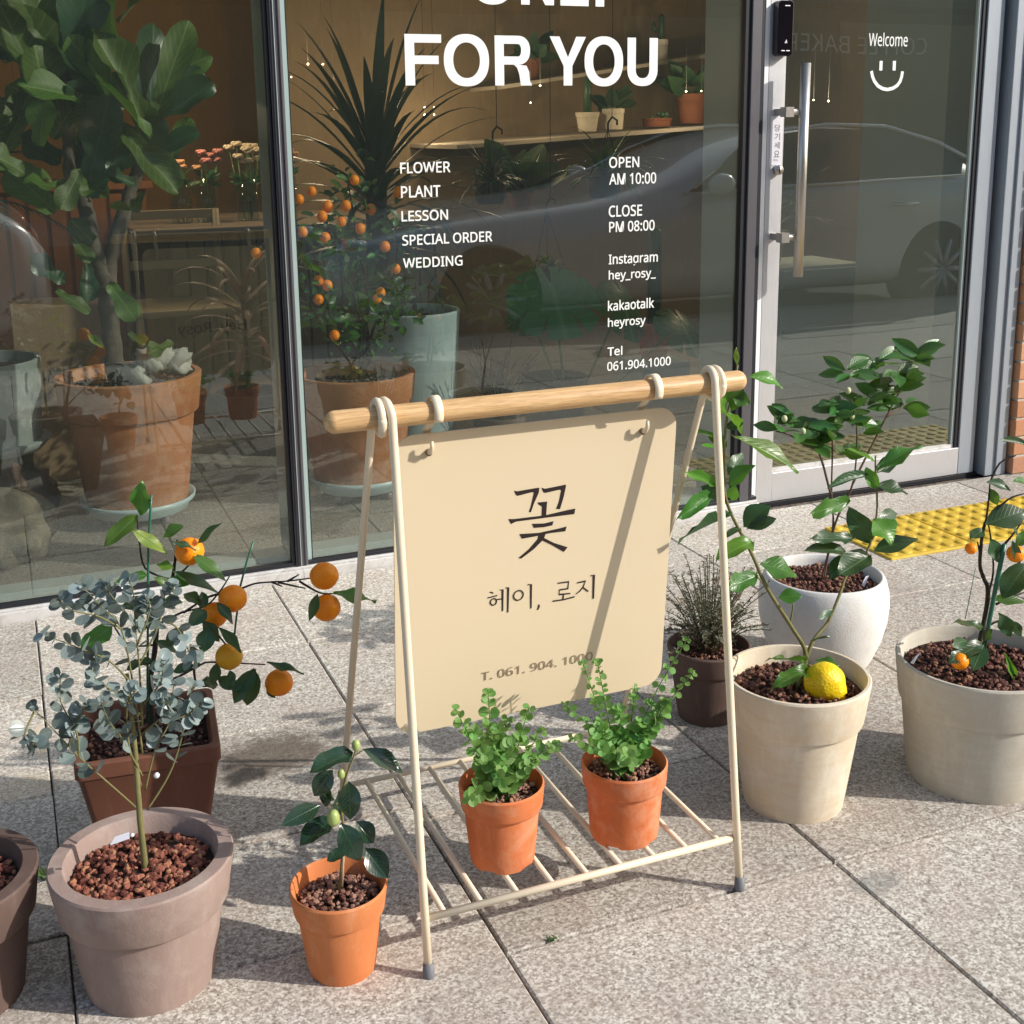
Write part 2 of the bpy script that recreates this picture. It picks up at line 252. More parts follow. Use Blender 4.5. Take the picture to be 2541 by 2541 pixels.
class MB:
    def __init__(s): s.V=[];s.F=[]
    def box(s,x0,x1,y0,y1,z0,z1):
        n=len(s.V); s.V+=[(x,y,z) for z in (z0,z1) for y in (y0,y1) for x in (x0,x1)]
        s.F+=[(n,n+2,n+3,n+1),(n+4,n+5,n+7,n+6),(n,n+1,n+5,n+4),(n+2,n+6,n+7,n+3),(n,n+4,n+6,n+2),(n+1,n+3,n+7,n+5)]; return s
    def tube(s,P,r,seg=8,cap=True):
        P=[Vector(p) for p in P]; rr=r if isinstance(r,(list,tuple)) else [r]*len(P); n0=len(s.V); k=len(P)
        t=(P[1]-P[0]).normalized(); u=t.orthogonal().normalized()
        for i,p in enumerate(P):
            t2=((P[min(i+1,k-1)]-P[max(i-1,0)])).normalized()
            q=t.rotation_difference(t2); u=(q@u).normalized(); u=(u-t2*u.dot(t2)).normalized(); t=t2; w=t.cross(u)
            for j in range(seg):
                a=2*math.pi*j/seg; s.V.append(tuple(p+(u*math.cos(a)+w*math.sin(a))*rr[i]))
        for i in range(k-1):
            for j in range(seg):
                a=n0+i*seg+j; b=n0+i*seg+(j+1)%seg; s.F.append((a,b,b+seg,a+seg))
        if cap: s.F.append(tuple(n0+j for j in reversed(range(seg)))); s.F.append(tuple(n0+(k-1)*seg+j for j in range(seg)))
        return s
    def lathe(s,prof,c,seg=48,notch=None,close=True):
        n0=len(s.V)
        for i,(r,z) in enumerate(prof):
            for j in range(seg):
                a=2*math.pi*j/seg; dz=0
                if notch and z<=.0015:
                    for na in notch:
                        d=abs((a-na+math.pi)%(2*math.pi)-math.pi)
                        if d<.16: dz=.0075*math.cos(d/.16*math.pi/2)**.5
                s.V.append((c[0]+r*math.cos(a),c[1]+r*math.sin(a),c[2]+z+dz))
        for i in range(len(prof)-1):
            for j in range(seg):
                a=n0+i*seg+j; b=n0+i*seg+(j+1)%seg; s.F.append((a,b,b+seg,a+seg))
        if close: s.F.append(tuple(n0+(len(prof)-1)*seg+j for j in range(seg)))
        return s
    def sphere(s,c,r,nu=10,nv=7,sq=(1,1,1),rot=None,wob=0,seed=0):
        n0=len(s.V); c=Vector(c)
        for i in range(nv+1):
            t=math.pi*i/nv
            for j in range(nu):
                a=2*math.pi*j/nu; d=Vector((math.sin(t)*math.cos(a)*sq[0],math.sin(t)*math.sin(a)*sq[1],math.cos(t)*sq[2]))
                if wob: d*=1+wob*noise.noise(d*2.3+Vector((seed,seed*.7,0)))
                if rot: d=rot@d
                s.V.append(tuple(c+d*r))
        for i in range(nv):
            for j in range(nu):
                a=n0+i*nu+j;b=n0+i*nu+(j+1)%nu; s.F.append((a,a+nu,b+nu,b))
        return s
    def build(s,name,m,parent=None,smooth=True): return mk(name,s.V,s.F,m,parent,smooth)
def box(name,x0,x1,y0,y1,z0,z1,m,parent=None,bev=0):
    o=MB().box(x0,x1,y0,y1,z0,z1).build(name,m,parent,False)
    if bev: b=o.modifiers.new('b','BEVEL'); b.width=bev; b.segments=2; b.limit_method='ANGLE'
    return o
def smang(o,a=40):
    me=o.data; me.polygons.foreach_set('use_smooth',[True]*len(me.polygons)); me.set_sharp_from_angle(angle=R_(a)); return o
def spline(P,n=6):
    P=[Vector(p) for p in P]
    if len(P)<3: return [P[0].lerp(P[-1],i/n) for i in range(n+1)]
    o=[]
    for i in range(len(P)-1):
        a=P[max(i-1,0)];b=P[i];c=P[i+1];d=P[min(i+2,len(P)-1)]
        for k in range(n):
            t=k/n; o.append(.5*((2*b)+(c-a)*t+(2*a-5*b+4*c-d)*t*t+(3*b-a-3*c+d)*t**3))
    o.append(P[-1]); return o
def stem(name,P,r0,r1,m,parent,n=5,seg=7,knob=0):
    S=spline(P,n); k=len(S); rr=[r0+(r1-r0)*i/(k-1) for i in range(k)]
    if knob:
        rr=[r*(1+knob*(.5-rnd.random())) for r in rr]; S=[s+Vector((rnd.uniform(-1,1),rnd.uniform(-1,1),0))*r0*knob*.35 if 0<i<k-1 else s for i,s in enumerate(S)]
    return MB().tube(S,rr,seg).build(name,m,parent)
# leaf meshes: unit length along +X, unit width along Y, UV = along, across
def leafmesh(name,prof,fold=.18,curl=.12,wave=.0,nv=4,twist=0):
    V=[];F=[];uv=[];nu=len(prof)
    for i,(u,h) in enumerate(prof):
        for j in range(nv+1):
            v=-1+2*j/nv; y=v*h; z=-curl*u*u+curl*.35*u+abs(v)*fold*h*1.0
            if wave: z+=wave*math.sin(u*11+(2 if v>0 else 0))*abs(v)*abs(v)
            if twist: y,z=y*math.cos(twist*u)-z*math.sin(twist*u),y*math.sin(twist*u)+z*math.cos(twist*u)
            V.append((u,y,z)); uv.append((u,.5+v*.5*min(1,h*2)))
    for i in range(nu-1):
        for j in range(nv):
            a=i*(nv+1)+j; F.append((a,a+nv+1,a+nv+2,a+1))
    return V,F,uv
PROF={'ov':[(0,.01),(.06,.10),(.16,.28),(.3,.43),(.45,.5),(.6,.47),(.75,.36),(.88,.2),(.96,.07),(1,.0)],
'lan':[(0,.01),(.08,.14),(.22,.33),(.4,.47),(.55,.5),(.7,.42),(.84,.25),(.94,.1),(1,0)],
'rnd':[(0,.02),(.08,.22),(.25,.43),(.5,.5),(.75,.43),(.92,.25),(1,.03)],
'fid':[(0,.05),(.06,.2),(.15,.27),(.28,.26),(.42,.33),(.6,.46),(.75,.5),(.88,.42),(.96,.25),(1,.06)],
'strap':[(0,.3),(.1,.42),(.25,.5),(.4,.5),(.55,.46),(.7,.36),(.85,.2),(.95,.08),(1,0)],
'fan':[(0,.02),(.15,.12),(.4,.3),(.7,.48),(.9,.45),(1,.2)]}
LM={}
def lmesh(shape,matk,fold=.18,curl=.12,wave=0,nv=4,twist=0):
    k=(shape,matk,fold,curl,wave,twist)
    if k not in LM:
        V,F,uv=leafmesh(shape,PROF[shape],fold,curl,wave,nv,twist)
        me=bpy.data.meshes.new('leaf_'+shape); me.from_pydata(V,[],F); me.polygons.foreach_set('use_smooth',[True]*len(F))
        l=me.uv_layers.new(name='UVMap')
        for p in me.polygons:
            for li in p.loop_indices: l.data[li].uv=uv[me.loops[li].vertex_index]
        me.materials.append(M[matk]); me.update(); LM[k]=me
    return LM[k]
CAMV=Vector((0,0,1.2))
POOL={};CNT={}
def leaf(parent,me,a,b,w,face=None,jit=.5,name='leaf'):
    a=Vector(a);b=Vector(b);x=b-a;L=x.length
    if L<1e-5: return
    x/=L
    h=face if face is not None else ((CAMV-a).normalized()*.75+Vector((0,0,.6))+Vector((rnd.uniform(-1,1),rnd.uniform(-1,1),rnd.uniform(-1,1)))*jit)
    h=Vector(h); z=h-x*h.dot(x)
    if z.length<1e-3: z=x.orthogonal()
    z.normalize(); y=z.cross(x)
    o=bpy.data.objects.new(name,me)
    m=Matrix(((x.x*L,y.x*w,z.x*L,a.x),(x.y*L,y.y*w,z.y*L,a.y),(x.z*L,y.z*w,z.z*L,a.z),(0,0,0,1)))
    CNT[parent.name]=CNT.get(parent.name,0)+1
    if CNT[parent.name]>290:
        bpy.data.objects.remove(o); POOL.setdefault((parent.name,me.materials[0].name),[]).append((me,m)); return None
    o.matrix_basis=m; return link(o,parent)
def flush_pool():
    for (pn,mn),L_ in POOL.items():
        V=[];F=[];U=[]
        for me,m in L_:
            n0=len(V); V+=[tuple(m@v.co) for v in me.vertices]; F+=[tuple(n0+i for i in p.vertices) for p in me.polygons]; uv=[None]*len(me.vertices)
            for p in me.polygons:
                for li in p.loop_indices: uv[me.loops[li].vertex_index]=tuple(me.uv_layers[0].data[li].uv)
            U+=uv
        tag(mk('small_leaves',V,F,bpy.data.materials[mn],bpy.data.objects[pn],True,U),kind='stuff')
    POOL.clear()
def leaves(parent,mesh_keys,tab,jit=.35,petiole=None):
    for i,t in enumerate(tab):
        a,b,w=t[0],t[1],t[2]; mk_=mesh_keys[t[3]] if len(t)>3 else mesh_keys[0]
        mk_=(mk_[0],mk_[1],mk_[2]+rnd.choice((-.07,0,.12)),mk_[3]+rnd.choice((-.12,0,.10)),mk_[4]+rnd.choice((0,.035,.06)),4,rnd.choice((-.35,0,.35)))
        leaf(parent,lmesh(*mk_),a,b,w*1.08,None,jit)
def gravel(parent,c,r,z,n,size,m,hump=.006,seed=1,sqr=None):
    g=random.Random(seed); V=[];F=[];T=[]
    ico=[(0,0,-1),(.72,-.53,-.45),(-.28,-.85,-.45),(-.89,0,-.45),(-.28,.85,-.45),(.72,.53,-.45),(.28,-.85,.45),(-.72,-.53,.45),(-.72,.53,.45),(.28,.85,.45),(.89,0,.45),(0,0,1)]
    fc=[(0,1,2),(1,0,5),(0,2,3),(0,3,4),(0,4,5),(1,5,10),(2,1,6),(3,2,7),(4,3,8),(5,4,9),(1,10,6),(2,6,7),(3,7,8),(4,8,9),(5,9,10),(6,10,11),(7,6,11),(8,7,11),(9,8,11),(10,9,11)]
    for i in range(n):
        if sqr: x=g.uniform(-sqr[0],sqr[0]); y=g.uniform(-sqr[1],sqr[1]); d=0
        else: a=g.random()*2*math.pi; d=math.sqrt(g.random()); x=d*math.cos(a)*(r-size*.6); y=d*math.sin(a)*(r-size*.6)
        s=size*g.uniform(.55,1.2); q=Matrix.Rotation(g.random()*6.3,3,'Z')@Matrix.Rotation(g.random()*6.3,3,'X'); sc=(1,g.uniform(.6,.95),g.uniform(.5,.85)); n0=len(V); t=g.random()
        zz=z+hump*(1-d*d)+g.uniform(-.6,.35)*size*.7
        for p in ico:
            k=g.uniform(.8,1.12); v=q@Vector((p[0]*sc[0]*k,p[1]*sc[1]*k,p[2]*sc[2]*k)); V.append((c[0]+x+v.x*s*.6,c[1]+y+v.y*s*.6,zz+v.z*s*.6)); T.append(t)
        F+=[tuple(n0+k for k in f) for f in fc]
    return tag(mk('gravel',V,F,m,parent,False,None,T),kind='stuff')
def pot(parent,c,rb,h,rt,m,band=.3,lip=.006,th=.011,seg=56,notch=None,soil=.03,soilm=None):
    # outer wall, protruding rim band, rounded lip, inner wall
    zb=h*(1-band); rw=lambda z: rb+(rt-lip-rb)*(z/h)
    P=[(0.0001,.004),(rb*.6,.004),(rb-.006,.0012),(rb-.001,0),(rb,.004)]+[(rw(zb*k/5),zb*k/5) for k in range(1,5)]
    P+=[(rw(zb)-.0005,zb-.002),(rw(zb)+lip*.75,zb+.001),(rw(zb)+lip,zb+.005),(rt-.001,h-.006),(rt-.0008,h-.003),(rt-.003,h),(rt-th+.002,h),(rt-th,h-.003),(rt-th-.003,h-soil),(rt-th-.006,h-soil-.01)]
    o=MB().lathe(P,c,seg,notch,False).build('pot',m,parent); smang(o,38)
    rs=rt-th-.003; MB().lathe([(rs,h-soil-.006),(rs*.5,h-soil-.003),(.0005,h-soil-.002)],c,28).build('soil',soilm or M['soil'],parent)
    return o
import os
NOTO=None
try: NOTO=bpy.data.fonts.load(os.path.join(bpy.utils.system_resource('DATAFILES',path='fonts'),'NotoSansHebrew-Regular.woff2'))   # Blender's own bundled face
except Exception: NOTO=None
def text(name,s,ll,ur,m,parent,y=None,extr=.0004,bold=0,normal=(0,-1,0),up=None,right=None,spacing=1):
    cu=bpy.data.curves.new(name,'FONT'); cu.body=s; cu.size=1
    if NOTO and all(ord(c)<256 for c in s): cu.font=NOTO
    cu.extrude=0; cu.offset=bold; cu.space_character=spacing; cu.resolution_u=4
    t=bpy.data.objects.new(name,cu); COL.objects.link(t); bpy.context.view_layer.update()
    me=bpy.data.meshes.new_from_object(t.evaluated_get(bpy.context.evaluated_depsgraph_get())); bpy.data.objects.remove(t)
    xs=[v.co.x for v in me.vertices]; ys=[v.co.y for v in me.vertices]
    ll=Vector(ll);ur=Vector(ur); rt=Vector(right or (1,0,0)); u=Vector(up or (0,0,1)); d=ur-ll; w=d.dot(rt); h=d.dot(u); x0,x1,y0,y1=min(xs),max(xs),min(ys),max(ys)
    for v in me.vertices:
        a=(v.co.x-x0)/(x1-x0)*w; b=(v.co.y-y0)/(y1-y0)*h; v.co=ll+rt*a+u*b
    me.materials.clear(); me.materials.append(m); me.update()
    o=bpy.data.objects.new(name,me); link(o,parent)
    return o

# ================================================================ SETTING: ground and street
def struct(o): return tag(o,kind='structure')
base=mk('pavement',[(-6,-.3,-.012),(9,-.3,-.012),(9,3.3,-.012),(-6,3.3,-.012)],[(0,1,2,3)],M['joint']); struct(base)
def tile_mesh(w,d,seed):
    g=random.Random(seed); b=.0025; j=lambda:g.uniform(-.0012,.0012)
    x0,x1,y0,y1=0+j(),w+j(),0+j(),d+j()
    V=[(x0,y0,-.012),(x1,y0,-.012),(x1,y1,-.012),(x0,y1,-.012),(x0,y0,-b),(x1,y0,-b),(x1,y1,-b),(x0,y1,-b),(x0+b,y0+b,0),(x1-b,y0+b,0),(x1-b,y1-b,0),(x0+b,y1-b,0)]
    F=[(0,1,5,4),(1,2,6,5),(2,3,7,6),(3,0,4,7),(4,5,9,8),(5,6,10,9),(6,7,11,10),(7,4,8,11),(8,9,10,11)]
    return V,F
cols=[(-6,-4.8),(-4.8,-3.6),(-3.6,-2.4),(-2.4,-1.8),(-1.8,-1.2),(-1.2,-.6),(-.6,0),(0,.6),(.6,1.19),(1.19,1.77),(1.77,2.35),(2.35,2.94),(2.94,3.53),(3.53,4.13),(4.13,5.3),(5.3,6.5),(6.5,9)]
rowsets=[[-.3,.02,.47,.92,1.37,1.82,2.267,2.717,3.182],[-.3,.0,.4,.8,1.215,1.637,1.9555,2.36,2.76,3.182],[-.3,.2,.63,1.07,1.504,1.9,2.36,2.76,3.182],[-.3,.2,.63,1.07,1.504,1.95,2.41,2.86,3.182],[-.3,.2,.63,1.06,1.503,1.96,2.42,2.86,3.182]]
gap=.0034
for ci,(a,b) in enumerate(cols):
    rs=rowsets[0] if b<=0 else rowsets[min(4,ci-6)]
    for k in range(len(rs)-1):
        V,F=tile_mesh(b-a-gap,rs[k+1]-rs[k]-.0055,ci*31+k)
        o=mk('paving_tile',V,F,M['granite'],base); o.location=(a+gap/2,rs[k]+.00275,rnd.uniform(-.0008,.0012)-(.001 if b<=0 else 0))
# street behind the photographer (seen only as reflections in the panes)
o=MB().box(-40,40,-.45,-.3,-.16,-.003).build('kerb',M['kerb'],None,False); struct(o)
o=mk('road',[(-60,-9.5,-.15),(60,-9.5,-.15),(60,-.45,-.15),(-60,-.45,-.15)],[(0,1,2,3)],M['asphalt']); struct(o)
o=mk('ground',[(-120,-120,-.2),(120,-120,-.2),(120,60,-.2),(-120,60,-.2)],[(0,1,2,3)],M['concrete']); struct(o)
o=MB().box(-40,40,-12,-9.5,-.16,-.01).build('far_pavement',M['kerb'],None,False); struct(o)
# bakery building across the road
bb=thing('shop_building','dark fronted bakery building across the road, seen only as a reflection in the panes','building',(5,-12,0))
box('wall',-14,28,-18,-12,-.15,7.2,M['concrete'],bb)
box('shopfront_panel',-13.5,27.5,-12,-11.93,.15,4.1,M['facade_dark'],bb)
for k in range(9):
    x=-12+k*4.3; w=box('window',x,x+3.2,-11.93,-11.89,.5,2.9,M['carglass'],bb)
box('canopy',-13.5,27.5,-11.93,-11.0,3.1,3.3,M['blackm'],bb)
o=text('lettering','COFFEE BAKERY',(12.4,-11.83,2.36),(15.6,-11.83,2.66),M['letter'],bb,right=(1,0,0))
# flip so that it reads correctly from the shop side
me=o.data
for v in me.vertices: v.co.x=28.0-v.co.x
o.name='lettering'
# cars parked at the kerb
def car(name,x0,label,s=1.0):
    yc=-1.36; t=thing(name,label,'car',(x0+2.3,yc,-.15),'silver cars parked at the kerb behind the photographer')
    L=4.9
    # stations: x, roofline z, belt z, sill z, half width, cabin half width
    st=[(0,.62,.58,.30,.62,.60),(.12,.70,.60,.24,.80,.70),(.5,.81,.66,.2,.90,.74),(1.3,.90,.71,.2,.93,.74),(2.1,.97,.78,.2,.94,.74),(2.7,1.24,.88,.2,.94,.66),(3.1,1.355,.92,.2,.94,.63),(3.55,1.385,.93,.2,.94,.62),(4.05,1.365,.945,.2,.94,.61),(4.5,1.25,.96,.2,.93,.60),(4.85,1.06,.97,.22,.91,.66),(5.13,.93,.90,.28,.84,.74),(5.25,.72,.7,.36,.70,.66)]
    V=[];n=14
    for x,zr,zb,zs,hw,cw in st:
        ring=[(-hw*.92,zs),(-hw,zs+.12),(-hw*1.0,(zs+zb)/2),(-hw*.985,zb-.06),(-hw*.95,zb),(-cw-(hw-cw)*.18,zb+(zr-zb)*.55),(-cw*.93,zr-.03),(cw*.93,zr-.03),(cw+(hw-cw)*.18,zb+(zr-zb)*.55),(hw*.95,zb),(hw*.985,zb-.06),(hw,(zs+zb)/2),(hw,zs+.12),(hw*.92,zs)]
        for y,z in ring: V.append((x0+x,yc+y,-.15+z))
    F=[];N=len(st)
    for i in range(N-1):
        for j in range(n):
            a=i*n+j;b=i*n+(j+1)%n; F.append((a,b,b+n,a+n))
    F+= [tuple(range(n)),tuple(reversed(range((N-1)*n,N*n)))]
    b=mk('body',V,F,M['car'],t,True); sb=b.modifiers.new('s','SUBSURF'); sb.levels=1; sb.render_levels=2
    for sy in (-1,1):
        g=[(2.3,.93),(2.85,1.24),(3.45,1.31),(4.1,1.28),(4.6,1.06),(4.55,.985),(3.35,.96)]
        V=[];
        for off in (0,.012):
            for x,z in g:
                f=(z-.93)/.4; V.append((x0+x,yc+sy*(.905-.235*f+off),-.15+z))
        k=len(g); mk('side_window',V,[tuple(range(k)),tuple(range(k,2*k))]+[(i,(i+1)%k,(i+1)%k+k,i+k) for i in range(k)],M['carglass'],t)
        MB().tube([(x0+2.25,yc+sy*.94,-.15+.925),(x0+3.35,yc+sy*.955,-.15+.955),(x0+4.65,yc+sy*.94,-.15+.985)],.009,6).build('window_trim',M['chrome'],t)
        MB().tube([(x0+2.35,yc+sy*.90,-.15+.955),(x0+2.75,yc+sy*.76,-.15+1.17),(x0+3.1,yc+sy*.69,-.15+1.295),(x0+3.55,yc+sy*.67,-.15+1.335),(x0+4.05,yc+sy*.67,-.15+1.315),(x0+4.5,yc+sy*.69,-.15+1.20),(x0+4.8,yc+sy*.78,-.15+1.05)],.012,6).build('roof_trim',M['chrome'],t)
        MB().sphere((x0+2.47,yc+sy*1.04,-.15+.98),.11,12,8,(.75,.9,.6)).build('mirror',M['car'],t)
        MB().tube([(x0+3.9,yc+sy*.965,-.15+.80),(x0+4.1,yc+sy*.975,-.15+.80)],.014,6).build('door_handle',M['chrome'],t)
        for wx in (.95,4.35):
            w=MB().lathe([(.0,0),(.2,0),(.30,0),(.33,.02),(.335,.1),(.33,.18),(.3,.2),(0,.2)],(0,0,0),28,None,False).build('wheel',M['tyre'],t)
            w.matrix_basis=Matrix.Translation((x0+wx,yc+sy*.955-(.2 if sy>0 else 0)*1+(0 if sy>0 else .2),-.15+.335))@Matrix.Rotation(R_(-90),4,'X') if sy>0 else Matrix.Translation((x0+wx,yc-.955+.2,-.15+.335))@Matrix.Rotation(R_(90),4,'X')
            r=MB(); yy=yc+sy*.962
            for q in range(10):
                a=q*math.pi/5; r.tube([(x0+wx,yy,.185),(x0+wx+.21*math.cos(a),yy,.185+.21*math.sin(a))],[.03,.018],5)
            r.build('rim',M['rim'],t)
    MB().sphere((x0+.2,yc+.62,-.15+.66),.14,10,6,(.9,.7,.4)).build('headlight',M['chrome'],t); MB().sphere((x0+.2,yc-.62,-.15+.66),.14,10,6,(.9,.7,.4)).build('headlight',M['chrome'],t)
    MB().sphere((x0+5.12,yc+.66,-.15+.80),.12,10,6,(.6,.8,.5)).build('tail_light',M['lampred'],t); MB().sphere((x0+5.12,yc-.66,-.15+.80),.12,10,6,(.6,.8,.5)).build('tail_light',M['lampred'],t)
    return t
car('parked_car',1.75,'silver saloon car mirrored in the door glass and middle pane')
car('parked_car',-5.0,'silver saloon car whose tail is mirrored in the left pane behind the fig leaves')
# ================================================================ STOREFRONT
GY=3.215
def member(name,*a,m='alu',parent=None,bev=.0015): return box(name,*a,M[m],parent,bev)
wl=thing('shop_window','left shop window pane in front of the large fiddle leaf fig','window',(-.6,3.2,0))
wm=thing('shop_window','middle shop window pane lettered FOR YOU with white opening hours','window',(1.4,3.2,0))
def pane(x0,x1,par,z0=.04,z1=2.6,y=GY,name='glass_pane',g='glass'):
    return mk(name,[(x0,y,z0),(x1,y,z0),(x1,y,z1),(x0,y,z1)],[(0,1,2,3)],M[g],par)
pane(-2.2,.672,wl); pane(.72,2.072,wm)
# sills: pale step, black gasket line, pale inner ledge
for x0,x1,p in ((-2.2,.69,wl),(.69,2.155,wm)):
    MBs=MB().box(x0,x1,3.182,3.26,-.01,.026).box(x0,x1,3.192,3.26,.0262,.033); o=MBs.build('sill',M['alu_sill'],p,False); b=o.modifiers.new('b','BEVEL'); b.width=.0015; b.segments=2
    member('gasket',x0,x1,3.199,3.222,.0335,.043,m='rubber',parent=p,bev=.001)
    member('inner_ledge',x0,x1,3.262,3.335,-.01,.05,m='alu_in',parent=p)
member('gasket',.664,.672,3.20,3.222,.043,2.6,m='rubber',parent=wl,bev=.001)
member('inner_frame',.668,.708,3.226,3.36,.051,2.6,m='alu_in',parent=wl)
member('spacer',.7085,.7215,3.212,3.2175,.043,2.6,m='spacer',parent=wm,bev=0)
member('gasket',.7218,.7245,3.212,3.219,.043,2.6,m='rubber',parent=wm,bev=0)
ml=thing('window_mullion','dark ribbed upright mullion between left and middle panes','mullion',(.69,3.2,0))
member('body',.6745,.7075,3.196,3.224,.034,2.6,m='dark',parent=ml)
member('rib',.6775,.6815,3.1915,3.1958,.034,2.6,m='rubber',parent=ml,bev=.001)
member('rib',.6865,.6885,3.192,3.1958,.034,2.6,m='alu_in',parent=ml,bev=.0008)
member('rib',.699,.7035,3.192,3.1958,.034,2.6,m='dark',parent=ml,bev=.001)
# right edge of middle window
member('gasket',2.070,2.089,3.203,3.222,.043,2.6,m='rubber',parent=wm,bev=.001)
member('side_frame',2.0895,2.122,3.196,3.26,.034,2.6,m='dark',parent=wm)
member('side_gasket',2.1225,2.134,3.2,3.25,.034,2.6,m='rubber',parent=wm,bev=.001)
member('side_lip',2.1345,2.138,3.2,3.25,.0,2.6,m='dark',parent=wm)
member('inner_frame',2.09,2.16,3.262,3.46,0,2.6,m='alu_in',parent=wm)
YT=3.2125
def T(s,ll,ur,bold=0,par=wm,m='vinyl',**k): return text('lettering',s,(ll[0],YT,ll[2]),(ur[0],YT,ur[2]),M[m],par,bold=bold,**k)
def ring_pts(cx,cy,rx,ry,a0,a1,n,p=2.25):
    o=[]
    for k in range(n+1):
        a=R_(a0+(a1-a0)*k/n); c,s=math.cos(a),math.sin(a); o.append((cx+rx*math.copysign(abs(c)**(2/p),c),cy+ry*math.copysign(abs(s)**(2/p),s)))
    return o
def bigletter(ch,x0,x1,z0,z1,y,par,sx=.0265,sz=.0215):
    w=x1-x0;h=z1-z0;P_=[];F=[]
    def poly(pts): F.append(tuple(range(len(P_),len(P_)+len(pts)))); P_.extend(pts)
    def band(a,b):
        n0=len(P_); n=len(a); P_.extend(a); P_.extend(b); F.extend([(n0+i,n0+i+1,n0+n+i+1,n0+n+i) for i in range(n-1)])
    if ch=='F': poly([(0,0),(sx,0),(sx,.42*h),(.92*w,.42*h),(.92*w,.42*h+sz),(sx,.42*h+sz),(sx,h-sz),(w,h-sz),(w,h),(0,h)])
    elif ch=='L': poly([(0,0),(w,0),(w,sz),(sx,sz),(sx,h),(0,h)])
    elif ch=='N': poly([(0,0),(sx*.95,0),(sx*.95,.62*h),(w-sx*.98,0),(w,0),(w,h),(w-sx*.95,h),(w-sx*.95,.38*h),(sx*.98,h),(0,h)])
    elif ch=='Y': poly([(w/2-sx/2,0),(w/2+sx/2,0),(w/2+sx/2,.40*h),(w,h),(w-sx*1.12,h),(w/2,.58*h),(sx*1.12,h),(0,h),(w/2-sx/2,.40*h)])
    elif ch=='O': band(ring_pts(w/2,h/2,w/2,h/2*1.035,0,360,56),ring_pts(w/2,h/2,w/2-sx,h/2*1.035-sz,0,360,56,2.1))
    elif ch=='U':
        r=w/2; band([(0,h)]+ring_pts(r,r*.92,r,r*.95,180,360,30)+[(w,h)],[(sx,h)]+ring_pts(r,r*.92,r-sx,r*.95-sz,180,360,30)+[(w-sx,h)])
    elif ch=='R':
        poly([(0,0),(sx,0),(sx,h),(0,h)]); m=.42*h; c=(m+h)/2; ro=(h-m)/2; xb=w*.96-ro*.95
        band([(sx,h)]+ring_pts(xb,c,ro*.95,ro,90,-90,20)+[(sx,m)],[(sx,h-sz)]+ring_pts(xb,c,ro*.95-sx,ro-sz,90,-90,20)+[(sx,m+sz)])
        poly([(xb*.82,m),(w*.60,.36*h),(w*.66,.22*h),(w*.70,0),(w,0),(w,.03*h),(w*.95,.08*h),(w*.93,.28*h),(w*.86,.40*h),(xb*1.02,m)][::-1])
    V=[(x0+a,y,z0+b) for a,b in P_]; o=mk('letter',V,F,M['vinyl'],par); return o
def LX(q): return 1.0500+q*(1.8060-1.0500)
def LB(px0,px1): return [LX0+(LX1-LX0)*(v-205)/1207 for v in (px0,px1)]
LX0=(1.0338,3.2125,1.3217)[0]; LX1=(1.7862,3.2125,1.323)[0]; LZ0=(1.3127,3.2125,1.3094)[2]; LZ1=(1.3147,3.2125,1.4398)[2]
for ch,a,b in (('F',205,368),('O',378,585),('R',612,785),('Y',872,1049),('O',1042,1235),('U',1257,1412)):
    x0,x1=LB(a,b); bigletter(ch,x0,x1,LZ0,LZ1,3.2128,wm)
dz=(1.4102,3.2125,1.5209)[2]-LZ0
for ch,a,b in (('O',504,706),('N',738,894),('L',925,1062),('Y',1032,1203)):
    x0,x1=LB(a,b); bigletter(ch,x0,x1,LZ0+dz,LZ1+dz,3.2128,wm)
for s,a,b in (('FLOWER',(1.0113,3.2125,1.0815),(1.1533,3.2125,1.111)),('PLANT',(1.0114,3.2125,1.0178),(1.1229,3.2125,1.0486)),('LESSON',(1.0104,3.2125,0.9547),(1.1431,3.2125,0.9831)),('SPECIAL ORDER',(1.0105,3.2125,0.89),(1.2718,3.2125,0.9188)),('WEDDING',(1.0107,3.2125,0.828),(1.1823,3.2125,0.8564)),
 ('OPEN',(1.6331,3.2125,1.0813),(1.73,3.2125,1.112)),('AM 10:00',(1.6333,3.2125,1.0337),(1.786,3.2125,1.0661)),('CLOSE',(1.6324,3.2125,0.9424),(1.7408,3.2125,0.9753)),('PM 08:00',(1.6339,3.2125,0.8985),(1.7826,3.2125,0.9295)),
 ('Instagram',(1.6331,3.2125,0.7975),(1.7947,3.2125,0.835)),('hey_rosy_',(1.6333,3.2125,0.7541),(1.7886,3.2125,0.7891)),('kakaotalk',(1.6311,3.2125,0.6704),(1.7844,3.2125,0.7009)),('heyrosy',(1.6313,3.2125,0.6156),(1.7567,3.2125,0.6498)),('Tel',(1.6304,3.2125,0.5365),(1.6795,3.2125,0.5639)),('061.904.1000',(1.6293,3.2125,0.4918),(1.8435,3.2125,0.519))): T(s,a,b,.013)
